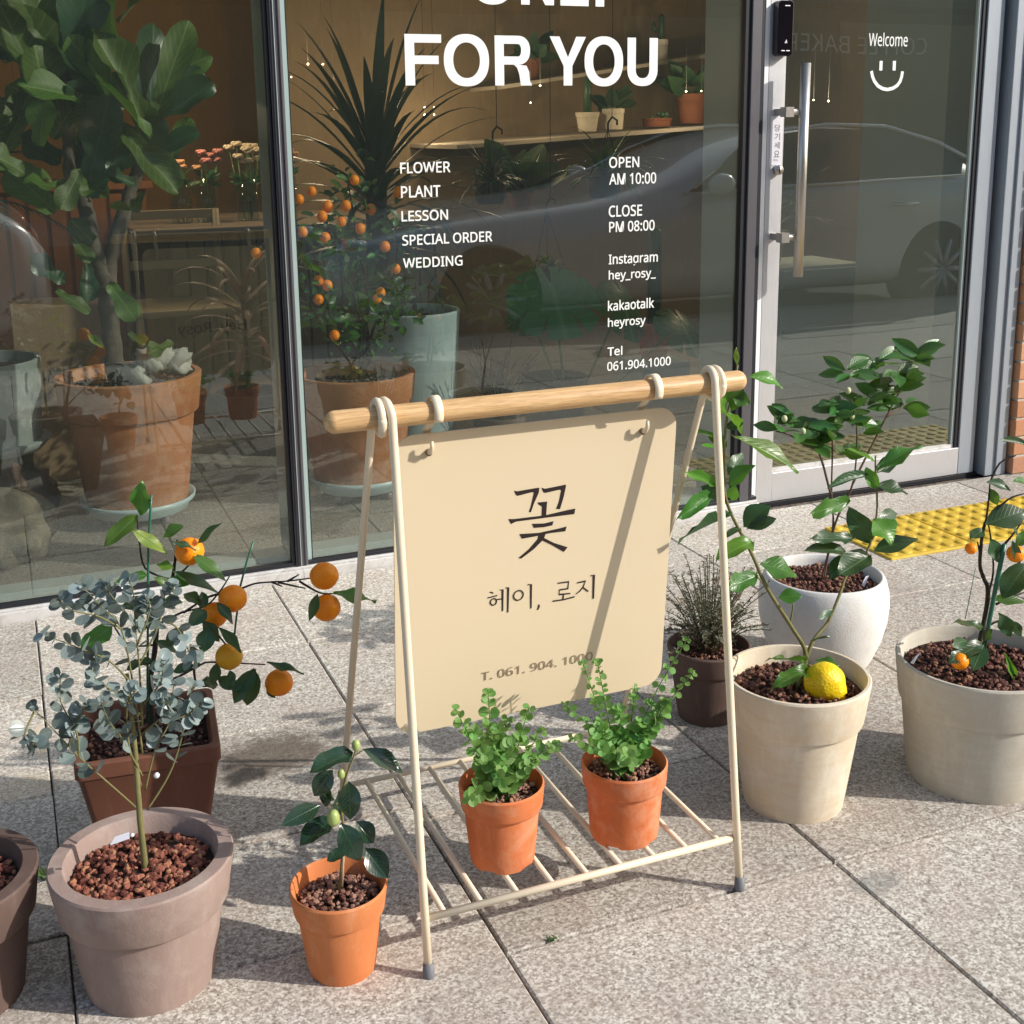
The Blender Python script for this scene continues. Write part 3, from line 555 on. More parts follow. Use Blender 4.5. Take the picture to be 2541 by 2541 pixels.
# door
dr=thing('glass_door','silver framed glass door with long steel pull handle and Welcome lettering','door',(2.6,3.22,0))
member('hinge_stile',2.985,3.052,3.22,3.262,.011,2.6,m='alu_shade',parent=dr); member('lock_stile',2.166,2.226,3.22,3.262,.011,2.6,parent=dr)
member('lock_edge',2.1386,2.1655,3.2205,3.262,.011,2.6,m='alu_white',parent=dr); member('bottom_rail',2.2265,2.9845,3.221,3.261,.011,.105,parent=dr)
MB().box(2.232,2.968,3.232,3.244,.1055,.117).build('glazing_bead',M['alu_sill'],dr,False)
member('gasket',2.969,2.9845,3.226,3.25,.1055,2.6,m='rubber',parent=dr,bev=.001); member('bead',2.958,2.9685,3.232,3.25,.1175,2.6,m='alu_in',parent=dr,bev=.001)
member('bead',2.2265,2.2315,3.235,3.25,.1055,2.6,m='rubber',parent=dr,bev=0)
pane(2.2315,2.968,dr,.105,2.6,3.24,'glass_pane','glassd')
YT=3.2375
T('Welcome',(2.5377,3.2375,1.4286),(2.686,3.2375,1.469),.003,dr)
sm=MB(); pts=[(2.5529,3.2375,1.3543),(2.5569,3.2375,1.3398),(2.5655,3.2375,1.3241),(2.5803,3.2375,1.3095),(2.5994,3.2375,1.301),(2.6182,3.2375,1.2985),(2.6382,3.2375,1.3022),(2.6548,3.2375,1.3108),(2.6649,3.2375,1.323),(2.6701,3.2375,1.3377),(2.6722,3.2375,1.3536)]
def ribbon(mb,pts,w,y,th=.0005,cap=True):
    pts=[Vector((p[0],y,p[2])) for p in pts]; L=[];R=[]
    for i,p in enumerate(pts):
        t=(pts[min(i+1,len(pts)-1)]-pts[max(i-1,0)]).normalized(); nrm=Vector((-t.z,0,t.x)); L.append(p+nrm*w/2); R.append(p-nrm*w/2)
    n0=len(mb.V); k=len(pts)
    for dy in (-th/2,th/2):
        for p in L: mb.V.append((p.x,p.y+dy,p.z))
        for p in R: mb.V.append((p.x,p.y+dy,p.z))
    for i in range(k-1):
        mb.F.append((n0+i,n0+i+1,n0+k+i+1,n0+k+i)); mb.F.append((n0+2*k+i,n0+3*k+i,n0+3*k+i+1,n0+2*k+i+1))
        mb.F.append((n0+i,n0+2*k+i,n0+2*k+i+1,n0+i+1)); mb.F.append((n0+k+i,n0+k+i+1,n0+3*k+i+1,n0+3*k+i))
    return mb
ribbon(sm,pts,.0105,3.2375); ribbon(sm,[(2.5878,3.2375,1.3846),(2.5882,3.2375,1.3556)],.0115,3.2375); ribbon(sm,[(2.6388,3.2375,1.385),(2.6392,3.2375,1.3559)],.0115,3.2375)
sm.build('smiley_face',M['vinyl'],dr,False)
# pull handle with brackets
hx,hy=2.312,3.155
hd=MB().tube([(2.250,hy,1.372),(2.250,hy,.742)],.0150,20).build('pull_handle',M['steel'],dr)
for z in (1.232,.862):
    MB().tube([(2.205,hy+.008,z),(2.250,hy+.008,z)],.0095,12).box(2.184,2.212,hy-.004,hy+.026,z-.0145,z+.0145).box(2.190,2.206,hy+.0265,3.2195,z-.010,z+.010).build('bracket',M['steel'],hd,False)
lk_=thing('digital_lock','black digital door lock with keypad on the silver door stile','lock',(2.2,3.22,1.47))
o=MB(); 
def rrect(cx,cz,w,h,r,n=6):
    P_=[]
    for qx,qz,a0 in ((1,1,0),(-1,1,90),(-1,-1,180),(1,-1,270)):
        for k in range(n+1):
            a=R_(a0+90*k/n); P_.append((cx+qx*(w/2-r)+r*math.cos(a),cz+qz*(h/2-r)+r*math.sin(a)))
    return P_
def plate(name,prof,y0,y1,m,par,inset=.0):
    k=len(prof); V=[(x,y0,z) for x,z in prof]+[(x,y1,z) for x,z in prof]; F=[tuple(range(k)),tuple(reversed(range(k,2*k)))]+[(i,i+k,(i+1)%k+k,(i+1)%k) for i in range(k)]
    o=mk(name,V,F,m,par); b=o.modifiers.new('b','BEVEL'); b.width=.002; b.segments=2; b.limit_method='ANGLE'; b.angle_limit=R_(50); return o
plate('case',rrect(2.200,1.472,.052,.158,.012),3.19,3.2195,M['black'],lk_)
plate('led_bar',rrect(2.203,1.535,.018,.003,.001),3.1885,3.1898,M['alu'],lk_); plate('led_bar',rrect(2.192,1.408,.013,.003,.001),3.1885,3.1898,M['alu'],lk_); plate('led_bar',rrect(2.209,1.408,.013,.003,.001),3.1885,3.1898,M['alu'],lk_)
mk('key_mark',[(2.196,3.1888,1.43),(2.206,3.1888,1.43),(2.203,3.1888,1.441)],[(0,1,2)],M['alu'],lk_)
kc=MB(); 
kc.tube([(2.205,3.2195,1.062),(2.205,3.205,1.062)],.0145,20); kc.build('key_cylinder',M['steel'],dr); box('key_slot',2.2035,2.2065,3.2035,3.2048,1.053,1.071,M['blackm'],dr)
plate('push_sticker',rrect(2.199,1.148,.044,.145,.002),3.2188,3.2195,M['tag'],dr)
for i,ch in enumerate('당기세요'):
    z=1.196-i*.0255; text('lettering',ch,(2.192,3.2184,z-.020),(2.212,3.2184,z),M['inkg'],dr,bold=.01)
text('lettering','PULL',(2.190,3.2184,1.088),(2.209,3.2184,1.094),M['inkg'],dr)
df=thing('door_frame','silver grey door frame between the glass door and the brick pier','frame',(3.1,3.2,0))
member('jamb',3.0775,3.118,3.19,3.3,0,2.6,m='alu_shade',parent=df); member('cover_strip',3.1185,3.160,3.182,3.3,0,2.6,m='alu_shade',parent=df); member('gasket',3.0555,3.077,3.245,3.3,0,2.6,m='rubber',parent=df); member('threshold',2.156,3.077,3.226,3.4,-.01,.0065,m='rubber',parent=df)
# brick pier: every brick a piece
bp=thing('brick_pier','orange brick pier right of the door','pier',(3.6,3.4,0))
box('mortar_core',3.178,4.296,3.166,3.444,-.01,3.0,M['mortar'],bp)
bm_=MB().box(0,.187,0,.088,0,.057); bme=bm_.build('brick',M['brick'],bp,False); bme.modifiers.new('b','BEVEL').width=.002; first=True
for r in range(30):
    z=.004+r*.0665; off=0 if r%2 else -.0985
    for k in range(6):
        x=3.172+off+k*.197
        if x<3.17: x0=3.172; sx=(x+.187-x0)/.187
        else: x0=x; sx=1
        if first: o=bme; first=False
        else: o=bme.copy(); link(o,bp)
        o.location=(x0,3.160+rnd.uniform(-.001,.001),z); o.scale=(sx,1,1)
    if r%2==0:
        o=bme.copy(); link(o,bp); o.location=(3.172,3.2515,z); o.scale=(.5,2.1,1)
    else:
        pass
# upper wall above the windows, side wall beyond
up=thing('shop_wall','grey rendered wall above the windows of the flower shop','wall',(0,3.4,2.6))
box('header',-6,4.3,3.18,3.5,2.602,4.6,M['concrete'],up); box('side_wall',4.3,9,3.18,3.5,-.01,4.6,M['concrete'],up); box('left_wall',-6,-2.202,3.18,3.5,-.01,2.6,M['concrete'],up)
box('roof',-6,9,3.5,9.2,2.9,4.6,M['concrete'],up)
# tactile tiles with studs
tmb=MB().box(0,.297,0,.297,0,.0065)
stud=MB().lathe([(.0175,0),(.0155,.003),(.0105,.005),(.0001,.0052)],(0,0,0),12,None,False)
sme=None
for k in range(4):
    t=MB().box(0,.297,0,.308,-.004,.006).build('tactile_tile',M['yellow'],None,False); t.location=(2.228+k*.3,2.636,.0015); b=t.modifiers.new('b','BEVEL'); b.width=.004; b.segments=2
    tag(t,['yellow studded tactile tile nearest the white pot, left end of the row','yellow studded tactile tile second from the white pot','yellow studded tactile tile third from the white pot, behind the right orange tree','yellow studded tactile tile at the right end of the row'][k],'tactile paving','yellow tactile tiles by the door')
    for i in range(6):
        for j in range(6):
            if sme is None: s=MB().lathe([(.0178,0),(.0155,.003),(.0105,.0048),(.0001,.005)],(0,0,0),12,None,False).build('stud',M['yellow'],t); sme=s.data
            else: s=bpy.data.objects.new('stud',sme); COL.objects.link(s); s.parent=t
            s.location=(.025+i*.0495,.028+j*.0505,.006)
# weeds in the joints
def weed(x,y,n,s,label):
    t=thing('joint_weed',label,'weed',(x,y,0))
    for i in range(n):
        a=rnd.uniform(0,6.28); L=s*rnd.uniform(.5,1.1); b=(x+rnd.uniform(-1,1)*s*.8,y+rnd.uniform(-.3,.3)*s,0); leaf(t,lmesh('lan','weed'),b,(b[0]+math.cos(a)*L*.7,b[1]+math.sin(a)*L*.7,L*.6),s*.25)
weed(-.012,1.985,34,.022,'tuft of dark weeds in the wide joint by the square pot'); weed(.676,1.505,14,.011,'tiny weeds in the paving joint in front of the sign stand')
# ================================================================ SIGN STAND
st=thing('sign_stand','cream metal A-frame stand with oak crossbar and slatted shelf','stand',(.74,1.73,0))
BX,BZ=1.612,.810
bar=MB(); L0,L1=.388,1.058; pr=[]
bp_=[];br=[]
for k in range(7): a=k/6*math.pi/2; bp_.append((L0+.013*(1-math.sin(a)),BX,BZ)); 
N_=9
xs=[L0+.0145*(1-math.cos(R_(90*i/N_))) for i in range(N_+1)]; rs=[.0158*math.sin(R_(90*i/N_))+.0002 for i in range(N_+1)]
xs2=[L1-(x-L0) for x in reversed(xs)]
bar.tube([(x,BX,BZ) for x in xs]+[(x,BX,BZ) for x in xs2],rs+list(reversed(rs)),28); bar.build('crossbar',M['oak'],st)
TR=.0062; HR=.0158+TR+.0006
def legpath(x,xf,yf,sgn,dx,turns=1.0):
    # from foot up to the bar and round it once
    foot=Vector((xf,yf,.004)); c=Vector((x,BX,BZ)); pts=[foot]
    d=Vector((0,yf-BX,-BZ)); D=d.length; base_a=math.atan2(d.z,d.y)
    off=math.acos(HR/D); a0=base_a+sgn*off
    n=26
    tang=c+Vector((0,math.cos(a0)*HR,math.sin(a0)*HR))
    for k in range(1,5): pts.append(foot.lerp(tang,k/5))
    for k in range(n+1):
        a=a0+sgn*(2*math.pi*turns)*k/n; pts.append(c+Vector((dx*k/n,math.cos(a)*HR,math.sin(a)*HR)))
    return pts
FY,RY=1.503,1.964
for x,xf,dx in ((.4775,.4775,-.014),(.990,1.0035,.014)):
    f=MB().tube(legpath(x,xf,FY,-1,dx),TR,10).build('leg',M['cream'],st); MB().lathe([(.0001,0),(.0085,0),(.0088,.003),(.0078,.022),(.0001,.0225)],(xf,FY,0),16,None,False).build('foot_cap',M['cap'],f)
    r=MB().tube(legpath(x+dx,xf+dx*.6,RY,1,.0,.55),TR*.92,10).build('leg',M['cream'],st); MB().lathe([(.0001,0),(.0085,0),(.0088,.003),(.0078,.022),(.0001,.0225)],(xf,RY,0),16,None,False).build('foot_cap',M['cap'],r)
ZR=.086
MB().tube([(.4775,FY+.013,ZR),(1.002,FY+.013,ZR)],.0056,10).build('rail',M['cream'],st)
MB().tube([(.4775,RY-.040,ZR),(1.002,RY-.040,ZR)],.0050,10).build('rail',M['cream'],st)
for k in range(9): x=.509+k*.0578; MB().tube([(x,FY+.013,ZR),(x,RY-.040,ZR)],.0046,9).build('rung',M['cream'],st)
# sign board
sb=thing('sign_board','cream board printed with a Korean shop name and phone number, hanging from the oak bar','sign',(.72,1.66,.78))
BT,BBt=(1.642,.772),(1.682,.289)   # y,z of board top and bottom
up_=Vector((0,BT[0]-BBt[0],BT[1]-BBt[1])); H_=up_.length; up_.normalize(); bn=Vector((0,-up_.z,up_.y)); bx0,bx1=.4935,.9555
def bpt(x,h,off=0): p=Vector((x,BBt[0],BBt[1]))+up_*h+bn*off; return p
pr=[(x,h) for x,h in rrect((bx0+bx1)/2,H_/2,bx1-bx0,H_,.032,8)]; k=len(pr)
V=[bpt(x,h,0) for x,h in pr]+[bpt(x,h,-.0022) for x,h in pr]
o=mk('panel',V,[tuple(range(k)),tuple(reversed(range(k,2*k)))]+[(i,i+k,(i+1)%k+k,(i+1)%k) for i in range(k)],M['panel'],sb); b=o.modifiers.new('b','BEVEL'); b.width=.0006; b.segments=2; b.limit_method='ANGLE'; b.angle_limit=R_(50)
# hooks: flat strap ring round the bar, down behind the panel, peg through a hole
for hxx,pz in ((.548,(0.5463,1.643,0.7439)),(.884,(0.895,1.643,0.7379))):
    px=pz[0]; V=[];F=[]; path=[]
    for k in range(15):
        a=R_(200-k*18); path.append((BX+math.cos(a)*.0215,BZ+.002+math.sin(a)*.0235))
    path+= [(BX+.017,BZ-.030),(BX+.024,BZ-.044)]
    path=[(BX+math.cos(R_(a))*.0215,BZ+.001+math.sin(R_(a))*.0225) for a in range(215,-50,-14)]+[(BX+.023,BZ-.022),(BX+.038,BZ-.034),(BX+.0415,BZ-.08)]
    wst=.0066; n=len(path)
    for (y,z) in path:
        V+= [(px-wst,y,z),(px+wst,y,z)]
    F=[(2*i,2*i+1,2*i+3,2*i+2) for i in range(n-1)]
    h=mk('hook',V,F,M['cream'],sb,True); s=h.modifiers.new('s','SOLIDIFY'); s.thickness=.0022
    ph=(Vector(pz)-Vector((0,BBt[0],BBt[1]))).dot(up_)
    a=bpt(px,ph,-.001); MB().tube([a,a+bn*.006],.0052,12).build('hole',M['ink2'],sb)
    pg=MB().tube([a+bn*.002,a+bn*.012+up_*.003,a+bn*.0175+up_*.012,a+bn*.017+up_*.021],[.0038,.0036,.0032,.0024],8).build('peg',M['cream'],h)
# printed lettering, strokes drawn on the board
PRT=[0]
def bS(v): return v
def stroke(poly):
    PRT[0]+=1; e=.00025+PRT[0]*.00004; pts=[Vector(p)+bn*e for p in poly]; me=bpy.data.meshes.new('s'); return pts
glyph=[[(0.6818,1.6507,0.667),(0.6875,1.6508,0.6655),(0.7172,1.6507,0.6667),(0.7234,1.6507,0.6665),(0.7226,1.6514,0.6585),(0.7148,1.6528,0.6413),(0.7119,1.6535,0.6326),(0.7104,1.6539,0.6283),(0.7068,1.6538,0.6296),(0.7097,1.6531,0.638),(0.7143,1.6513,0.6596),(0.7112,1.6512,0.661),(0.6877,1.6514,0.658),(0.6846,1.6512,0.6604)],
[(0.7266,1.6508,0.6661),(0.7328,1.651,0.6637),(0.762,1.6508,0.6656),(0.7666,1.6507,0.6664),(0.768,1.651,0.6638),(0.7648,1.6524,0.6469),(0.7591,1.654,0.6272),(0.7523,1.6539,0.6281),(0.7566,1.6529,0.6398),(0.7598,1.6515,0.6578),(0.757,1.6513,0.6591),(0.7331,1.6515,0.6568),(0.7299,1.6514,0.6586)],
[(0.7206,1.6527,0.643),(0.7372,1.6527,0.6424),(0.7366,1.6532,0.6364),(0.7359,1.6547,0.6181),(0.7283,1.6547,0.6187),(0.7285,1.6533,0.6354),(0.7232,1.653,0.6392)],
[(0.6733,1.6544,0.6227),(0.6823,1.6545,0.6214),(0.7341,1.6546,0.6204),(0.774,1.6542,0.6241),(0.7851,1.6542,0.6245),(0.7837,1.655,0.6156),(0.7342,1.6549,0.6163),(0.6865,1.6549,0.6168),(0.678,1.6551,0.6139)],
[(0.7125,1.6555,0.6095),(0.7324,1.6556,0.6073),(0.7488,1.6555,0.6087),(0.7469,1.6561,0.6021),(0.7326,1.6562,0.6011),(0.7158,1.656,0.6024)],
[(0.6922,1.6566,0.5956),(0.7244,1.6568,0.593),(0.7581,1.6566,0.5954),(0.7712,1.6565,0.597),(0.7693,1.6571,0.5892),(0.7456,1.6571,0.5899),(0.7162,1.6572,0.588),(0.6965,1.6573,0.5874)],
[(0.7245,1.6569,0.5919),(0.7361,1.6571,0.5903),(0.7332,1.6578,0.5814),(0.7168,1.659,0.5672),(0.6962,1.66,0.5546),(0.6916,1.6598,0.5565),(0.7084,1.6589,0.5685),(0.7226,1.6577,0.5829)],
[(0.7331,1.6576,0.5835),(0.7503,1.6585,0.5726),(0.7741,1.6594,0.5618),(0.768,1.66,0.5549),(0.7462,1.6587,0.5701),(0.7311,1.658,0.5792)]]
V=[];F=[]
for g in glyph:
    s=stroke(g); F.append(tuple(range(len(V),len(V)+len(s)))); V+=s
o=mk('flower_character',V,F,M['ink'],sb)
thin=[(5.5,[(0.6454,1.6639,0.5071),(0.6512,1.6642,0.5042)]),(5.5,[(0.6414,1.6647,0.4979),(0.6575,1.6646,0.4994)]),(5.5,[(0.657,1.6651,0.4928),(0.6659,1.6652,0.4923)]),(6.5,[(0.6619,1.6639,0.5075),(0.6662,1.6639,0.5078),(0.6667,1.6669,0.4715)]),(6.5,[(0.6712,1.6637,0.5097),(0.6755,1.6637,0.5096),(0.6755,1.6672,0.4678)]),
(6.5,[(0.7082,1.6638,0.5089),(0.7137,1.6638,0.5087),(0.7145,1.6672,0.4679)]),(7,[(0.7274,1.6668,0.4724),(0.7283,1.6671,0.4688),(0.7259,1.6676,0.4634)]),(5.5,[(0.759,1.6642,0.5034),(0.778,1.6643,0.5029),(0.7771,1.6652,0.4913),(0.7626,1.6652,0.4915),(0.7622,1.6659,0.4836),(0.7817,1.666,0.4823)]),(6,[(0.7698,1.6659,0.4828),(0.7692,1.6667,0.4739)]),(6.5,[(0.7513,1.6667,0.4741),(0.7708,1.6667,0.4736),(0.7892,1.6666,0.4753)]),
(5.5,[(0.7927,1.6646,0.4988),(0.8073,1.6646,0.4992),(0.8039,1.6653,0.4901),(0.7987,1.6658,0.484),(0.7919,1.6662,0.4796)]),(6,[(0.8024,1.6654,0.4899),(0.8131,1.6662,0.4804)]),(7,[(0.8162,1.6639,0.507),(0.8219,1.6639,0.5074),(0.8225,1.6673,0.4664)])]
kpx=.3106*1.8/3075
def ellipse(cx,cz,rx,rz): return [cx+rx*0,cz]
mb=MB()
def brib(pts,w,closed=False):
    PRT[0]+=1; e=.00025+PRT[0]*.00003; pts=[Vector(p) for p in pts]; n=len(pts); n0=len(mb.V)
    for i,p in enumerate(pts):
        if closed: t=pts[(i+1)%n]-pts[i-1]
        else: t=pts[min(i+1,n-1)]-pts[max(i-1,0)]
        t.normalize(); s=t.cross(bn).normalized()
        if not closed and 0<i<n-1:
            a=(pts[i]-pts[i-1]).normalized(); b=(pts[i+1]-pts[i]).normalized(); s=s/max(.5,math.sqrt(max(.1,(1+a.dot(b))/2)))
        mb.V.append(p+s*w+bn*e); mb.V.append(p-s*w+bn*e)
    for i in range(n if closed else n-1):
        a=n0+2*i; b=n0+2*((i+1)%n); mb.F.append((a,a+1,b+1,b))
for w,pts in thin: brib(pts,w*kpx)
for c,rx,rz in (([(0.6514,1.6654,0.4899)][0],27,31),([(0.6928,1.665,0.4939)][0],43,46)):
    c=Vector(c); brib([c+Vector((1,0,0))*rx*kpx*1.03*math.cos(t*.3927)+up_*rz*kpx*math.sin(t*.3927)*.98 for t in range(16)],5.5*kpx,True)
mb.build('shop_name',M['ink'],sb,False)
a,b=[(0.6329,1.6763,0.358),(0.8254,1.6752,0.3714)]
text('phone_number','T. 061. 904. 1000',Vector(a)+bn*.0012,Vector(b)+bn*.0012+up_*.001,M['ink2'],sb,up=tuple(up_),extr=.0003)
# back of the board carries the romanised name, seen mirrored in the left pane
text('back_lettering','Hey, Rosy',bpt(.86,.15,-.0032),bpt(.60,.20,-.0032),M['ink'],sb,right=(-1,0,0),up=tuple(up_),extr=.0003)

# ================================================================ POTTED PLANTS OUTSIDE
def rad(p,w): return w
CI=[('ov','citrus',.16,.12,.03),('ov','citrus_lime',.2,.16,.03),('ov','citrus_dark',.14,.10,.02),('ov','citrus_yel',.12,.1,.04),('ov','citrus',.3,-.05,.05)]
def tie(par,p,r=.004): return MB().sphere(p,r,8,5).build('tie',M['tag'],par)
def fruit_obj(par,c,r,m,name='fruit',sq=(1,1,.95)):
    o=MB().sphere((0,0,0),r,28,20,sq,None,.03,c[0]*9).build(name,M[m],par); o.matrix_basis=Matrix.Translation(c)@Matrix.Rotation(rnd.uniform(-.4,.4),4,'X'); return o
# --- large taupe pot with eucalyptus
p2=(.108,1.668,0)
t=thing('potted_eucalyptus','young silver-blue eucalyptus in a large taupe clay pot with red gravel, bottom left','potted plant',p2)
pot(t,p2,.091,.196,.129,M['taupe'],.36,.009,.024,64,None,.022)
gravel(t,p2,.100,.172,620,.0105,M['lava'],.006,3)
P2Y=1.668
stem('trunk',[(.112,P2Y,.168),(.110,P2Y-.004,.27),(.112,P2Y,.36),(.110,P2Y+.005,.47)],.0052,.0028,M['bark_green'],t,6,9,.12)
def twig(par,P,r0,r1,m='bark_green'): return stem('branch',P,r0,r1,M[m],par,5,6,.1)
EK=('rnd','euc',.10,.06,0); EK2=('rnd','euc',.3,-.12,0)
nleaf=[0]
def euc_branch(P,r0=.0016,r1=.0006,n=8,s=.0178,start=.35,tipcl=5):
    if r0: twig(t,P,r0,r1)
    S_=spline(P,8); k=len(S_)
    for i in range(n):
        f=start+(1-start)*i/(n-1); q=S_[min(k-1,int(f*(k-1)))]; d=(S_[min(k-1,int(f*(k-1))+1)]-S_[max(0,int(f*(k-1))-1)])
        if d.length<1e-6: continue
        d.normalize(); a=rnd.uniform(0,6.28); u=d.orthogonal().normalized(); w=d.cross(u); size=s*(1.15-.6*max(0,f-.5))*rnd.uniform(.8,1.15)
        for s2 in (0,math.pi):
            e=(u*math.cos(a+s2)+w*math.sin(a+s2)+d*.45).normalized()
            nleaf[0]+=1
            leaf(t,lmesh(*(EK if rnd.random()<.7 else EK2)),q+e*.002,q+e*(size+.002),size*rnd.uniform(.9,1.08),None,1.1)
    q=S_[-1]
    for j in range(tipcl):
        e=Vector((rnd.uniform(-1,1),rnd.uniform(-1,1),rnd.uniform(0,1))).normalized(); z=rnd.uniform(.005,.009)
        nleaf[0]+=1
        leaf(t,lmesh(*EK),q,q+e*z,z*.9,None,1)
for P_ in ([(0.1129,1.668,0.2614),(0.0699,1.64,0.3328),(0.0368,1.63,0.3824),(0.0166,1.62,0.4198),(-0.0117,1.62,0.4659)],[(0.0368,1.63,0.3824),(0.0371,1.63,0.4165),(0.0211,1.63,0.4663),(0.0239,1.62,0.5045)],[(0.0256,1.63,0.4013),(0.0354,1.62,0.4332),(0.0526,1.61,0.4661)],[(-0.012,1.62,0.4631),(-0.027,1.6,0.4387),(-0.0113,1.6,0.4239)],
 [(0.1186,1.668,0.3164),(0.0938,1.65,0.389),(0.0795,1.64,0.4206),(0.0712,1.63,0.4563)],[(0.1212,1.668,0.3499),(0.116,1.66,0.4579),(0.106,1.65,0.5462),(0.0802,1.64,0.5888),(0.0619,1.63,0.6207)],[(0.116,1.66,0.4579),(0.0865,1.64,0.5073),(0.0522,1.63,0.5349),(0.0096,1.62,0.5662)],[(0.106,1.65,0.5462),(0.0788,1.64,0.572),(0.0467,1.63,0.5896),(0.0332,1.63,0.6058)],
 [(0.1243,1.668,0.3922),(0.1269,1.67,0.4814),(0.1261,1.67,0.5409),(0.127,1.67,0.5876),(0.1231,1.67,0.6057)],[(0.1269,1.67,0.4814),(0.1495,1.68,0.5152),(0.17,1.69,0.5557),(0.1827,1.69,0.5805)],[(0.1265,1.67,0.5113),(0.1458,1.67,0.5552),(0.1449,1.67,0.5789)],[(0.1683,1.69,0.532),(0.1827,1.68,0.5214),(0.1943,1.68,0.4891),(0.2013,1.68,0.4695)],
 [(0.1212,1.668,0.2626),(0.1554,1.67,0.3101),(0.1758,1.67,0.3619),(0.1842,1.67,0.4035),(0.1977,1.67,0.4377)],[(0.1208,1.668,0.2941),(0.1382,1.66,0.3563),(0.1601,1.66,0.3946),(0.1683,1.65,0.4521)],[(0.1601,1.66,0.3946),(0.1882,1.66,0.4011),(0.2059,1.66,0.416)],[(0.1159,1.668,0.3015),(0.1039,1.66,0.3698),(0.1053,1.65,0.4346),(0.1194,1.64,0.46)],
 [(0.1252,1.668,0.4042),(0.0936,1.65,0.4547),(0.0689,1.64,0.4815),(0.0628,1.63,0.5101)],[(0.1266,1.668,0.4222),(0.1536,1.66,0.4566),(0.1548,1.65,0.4905)],[(0.1234,1.668,0.3801),(0.1604,1.65,0.4174),(0.147,1.64,0.4367)],[(0.1283,1.67,0.5347),(0.1027,1.67,0.5799),(0.0891,1.67,0.6052)]):
    euc_branch(P_)
tg=mk('tag',[(0.0643,1.6,0.2604),(0.0727,1.615,0.263),(0.0914,1.615,0.2657),(0.0903,1.6,0.2641)],[(0,1,2,3)],M['tag'],t); MB().sphere((0.0944,1.61,0.2629),.0035,8,5,(1,.7,.8),None,.5,3).build('fertiliser_pellet',M['tag'],t); tie(t,(0.1378,1.67,0.3116),.0045)
# --- second taupe pot at the left edge
p1=(-.150,1.735,0)
t1=thing('potted_plant','taupe clay pot with red gravel cut by the left edge of the photo','potted plant',p1)
pot(t1,p1,.088,.192,.124,M['umber'],.36,.009,.024,56,None,.022); gravel(t1,p1,.096,.168,420,.0105,M['lava'],.005,4)
stem('stem',[(-.23,1.735,.165),(-.24,1.735,.3),(-.235,1.73,.42)],.004,.002,M['bark_green'],t1)
for i in range(12):
    a=i*2.4; b=(-.237,1.73,.24+i*.015); leaf(t1,lmesh('ov','citrus'),b,(b[0]+math.cos(a)*.045-.02,b[1]+math.sin(a)*.045,b[2]+.02),.025)
# --- square brown pot with orange tree
p3=(.158,2.02,0)
t=thing('potted_orange_tree','orange tree with seven fruits in the square brown glazed pot behind the eucalyptus','potted plant',p3,'potted orange trees')
def sqpot(par,c,hb,ht,h,th,rot,m):
    lv=[(hb,0),(hb+.001,.003)]+[(hb+(ht-.004-hb)*k/4,h*.86*k/4) for k in range(1,5)]+[(ht-.0035,h*.865),(ht,h*.88),(ht,h-.003),(ht-.002,h),(ht-th+.002,h),(ht-th,h-.003),(ht-th-.004,h-.03),(.001,h-.03)]
    V=[];F=[];ns=4;q=5
    for s,z in lv:
        r=min(.012,s*.3)
        for (cx,cy,a0) in ((1,1,0),(-1,1,90),(-1,-1,180),(1,-1,270)):
            for k in range(q):
                a=R_(a0+90*k/(q-1)); x=cx*(s-r)+r*math.cos(a); y=cy*(s-r)+r*math.sin(a)
                V.append((c[0]+x*math.cos(rot)-y*math.sin(rot),c[1]+x*math.sin(rot)+y*math.cos(rot),c[2]+z))
    n=4*q
    for i in range(len(lv)-1):
        for j in range(n): a=i*n+j;b=i*n+(j+1)%n; F.append((a,b,b+n,a+n))
    F.append(tuple(reversed(range(n)))); o=mk('pot',V,F,m,par); smang(o,30); return o
SQR=-.10
sqpot(t,p3,.078,.114,.222,.013,SQR,M['brownsq'])
g=gravel(t,(0,0,0),.1,.0,480,.0085,M['lava2'],.004,5,(.094,.094)); g.matrix_basis=Matrix.Translation((p3[0],p3[1],.196))@Matrix.Rotation(SQR,4,'Z')
g2=gravel(t,p3,.075,.199,110,.0045,M['greyrock'],.003,6)
MB().box(-.098,.098,-.098,.098,-.01,-.003).build('soil',M['soil'],t,False).matrix_basis=Matrix.Translation((p3[0],p3[1],.197))@Matrix.Rotation(SQR,4,'Z')
b3=(.165,2.02,.195)
stem('trunk',[b3,(0.1682,2.02,0.2917),(0.1819,2.02,0.3618),(0.1925,2.01,0.4353),(0.2137,2,0.4778),(0.221,2,0.5082),(0.2282,2,0.5455)],.0055,.002,M['bark_dark'],t,5,7,.2)
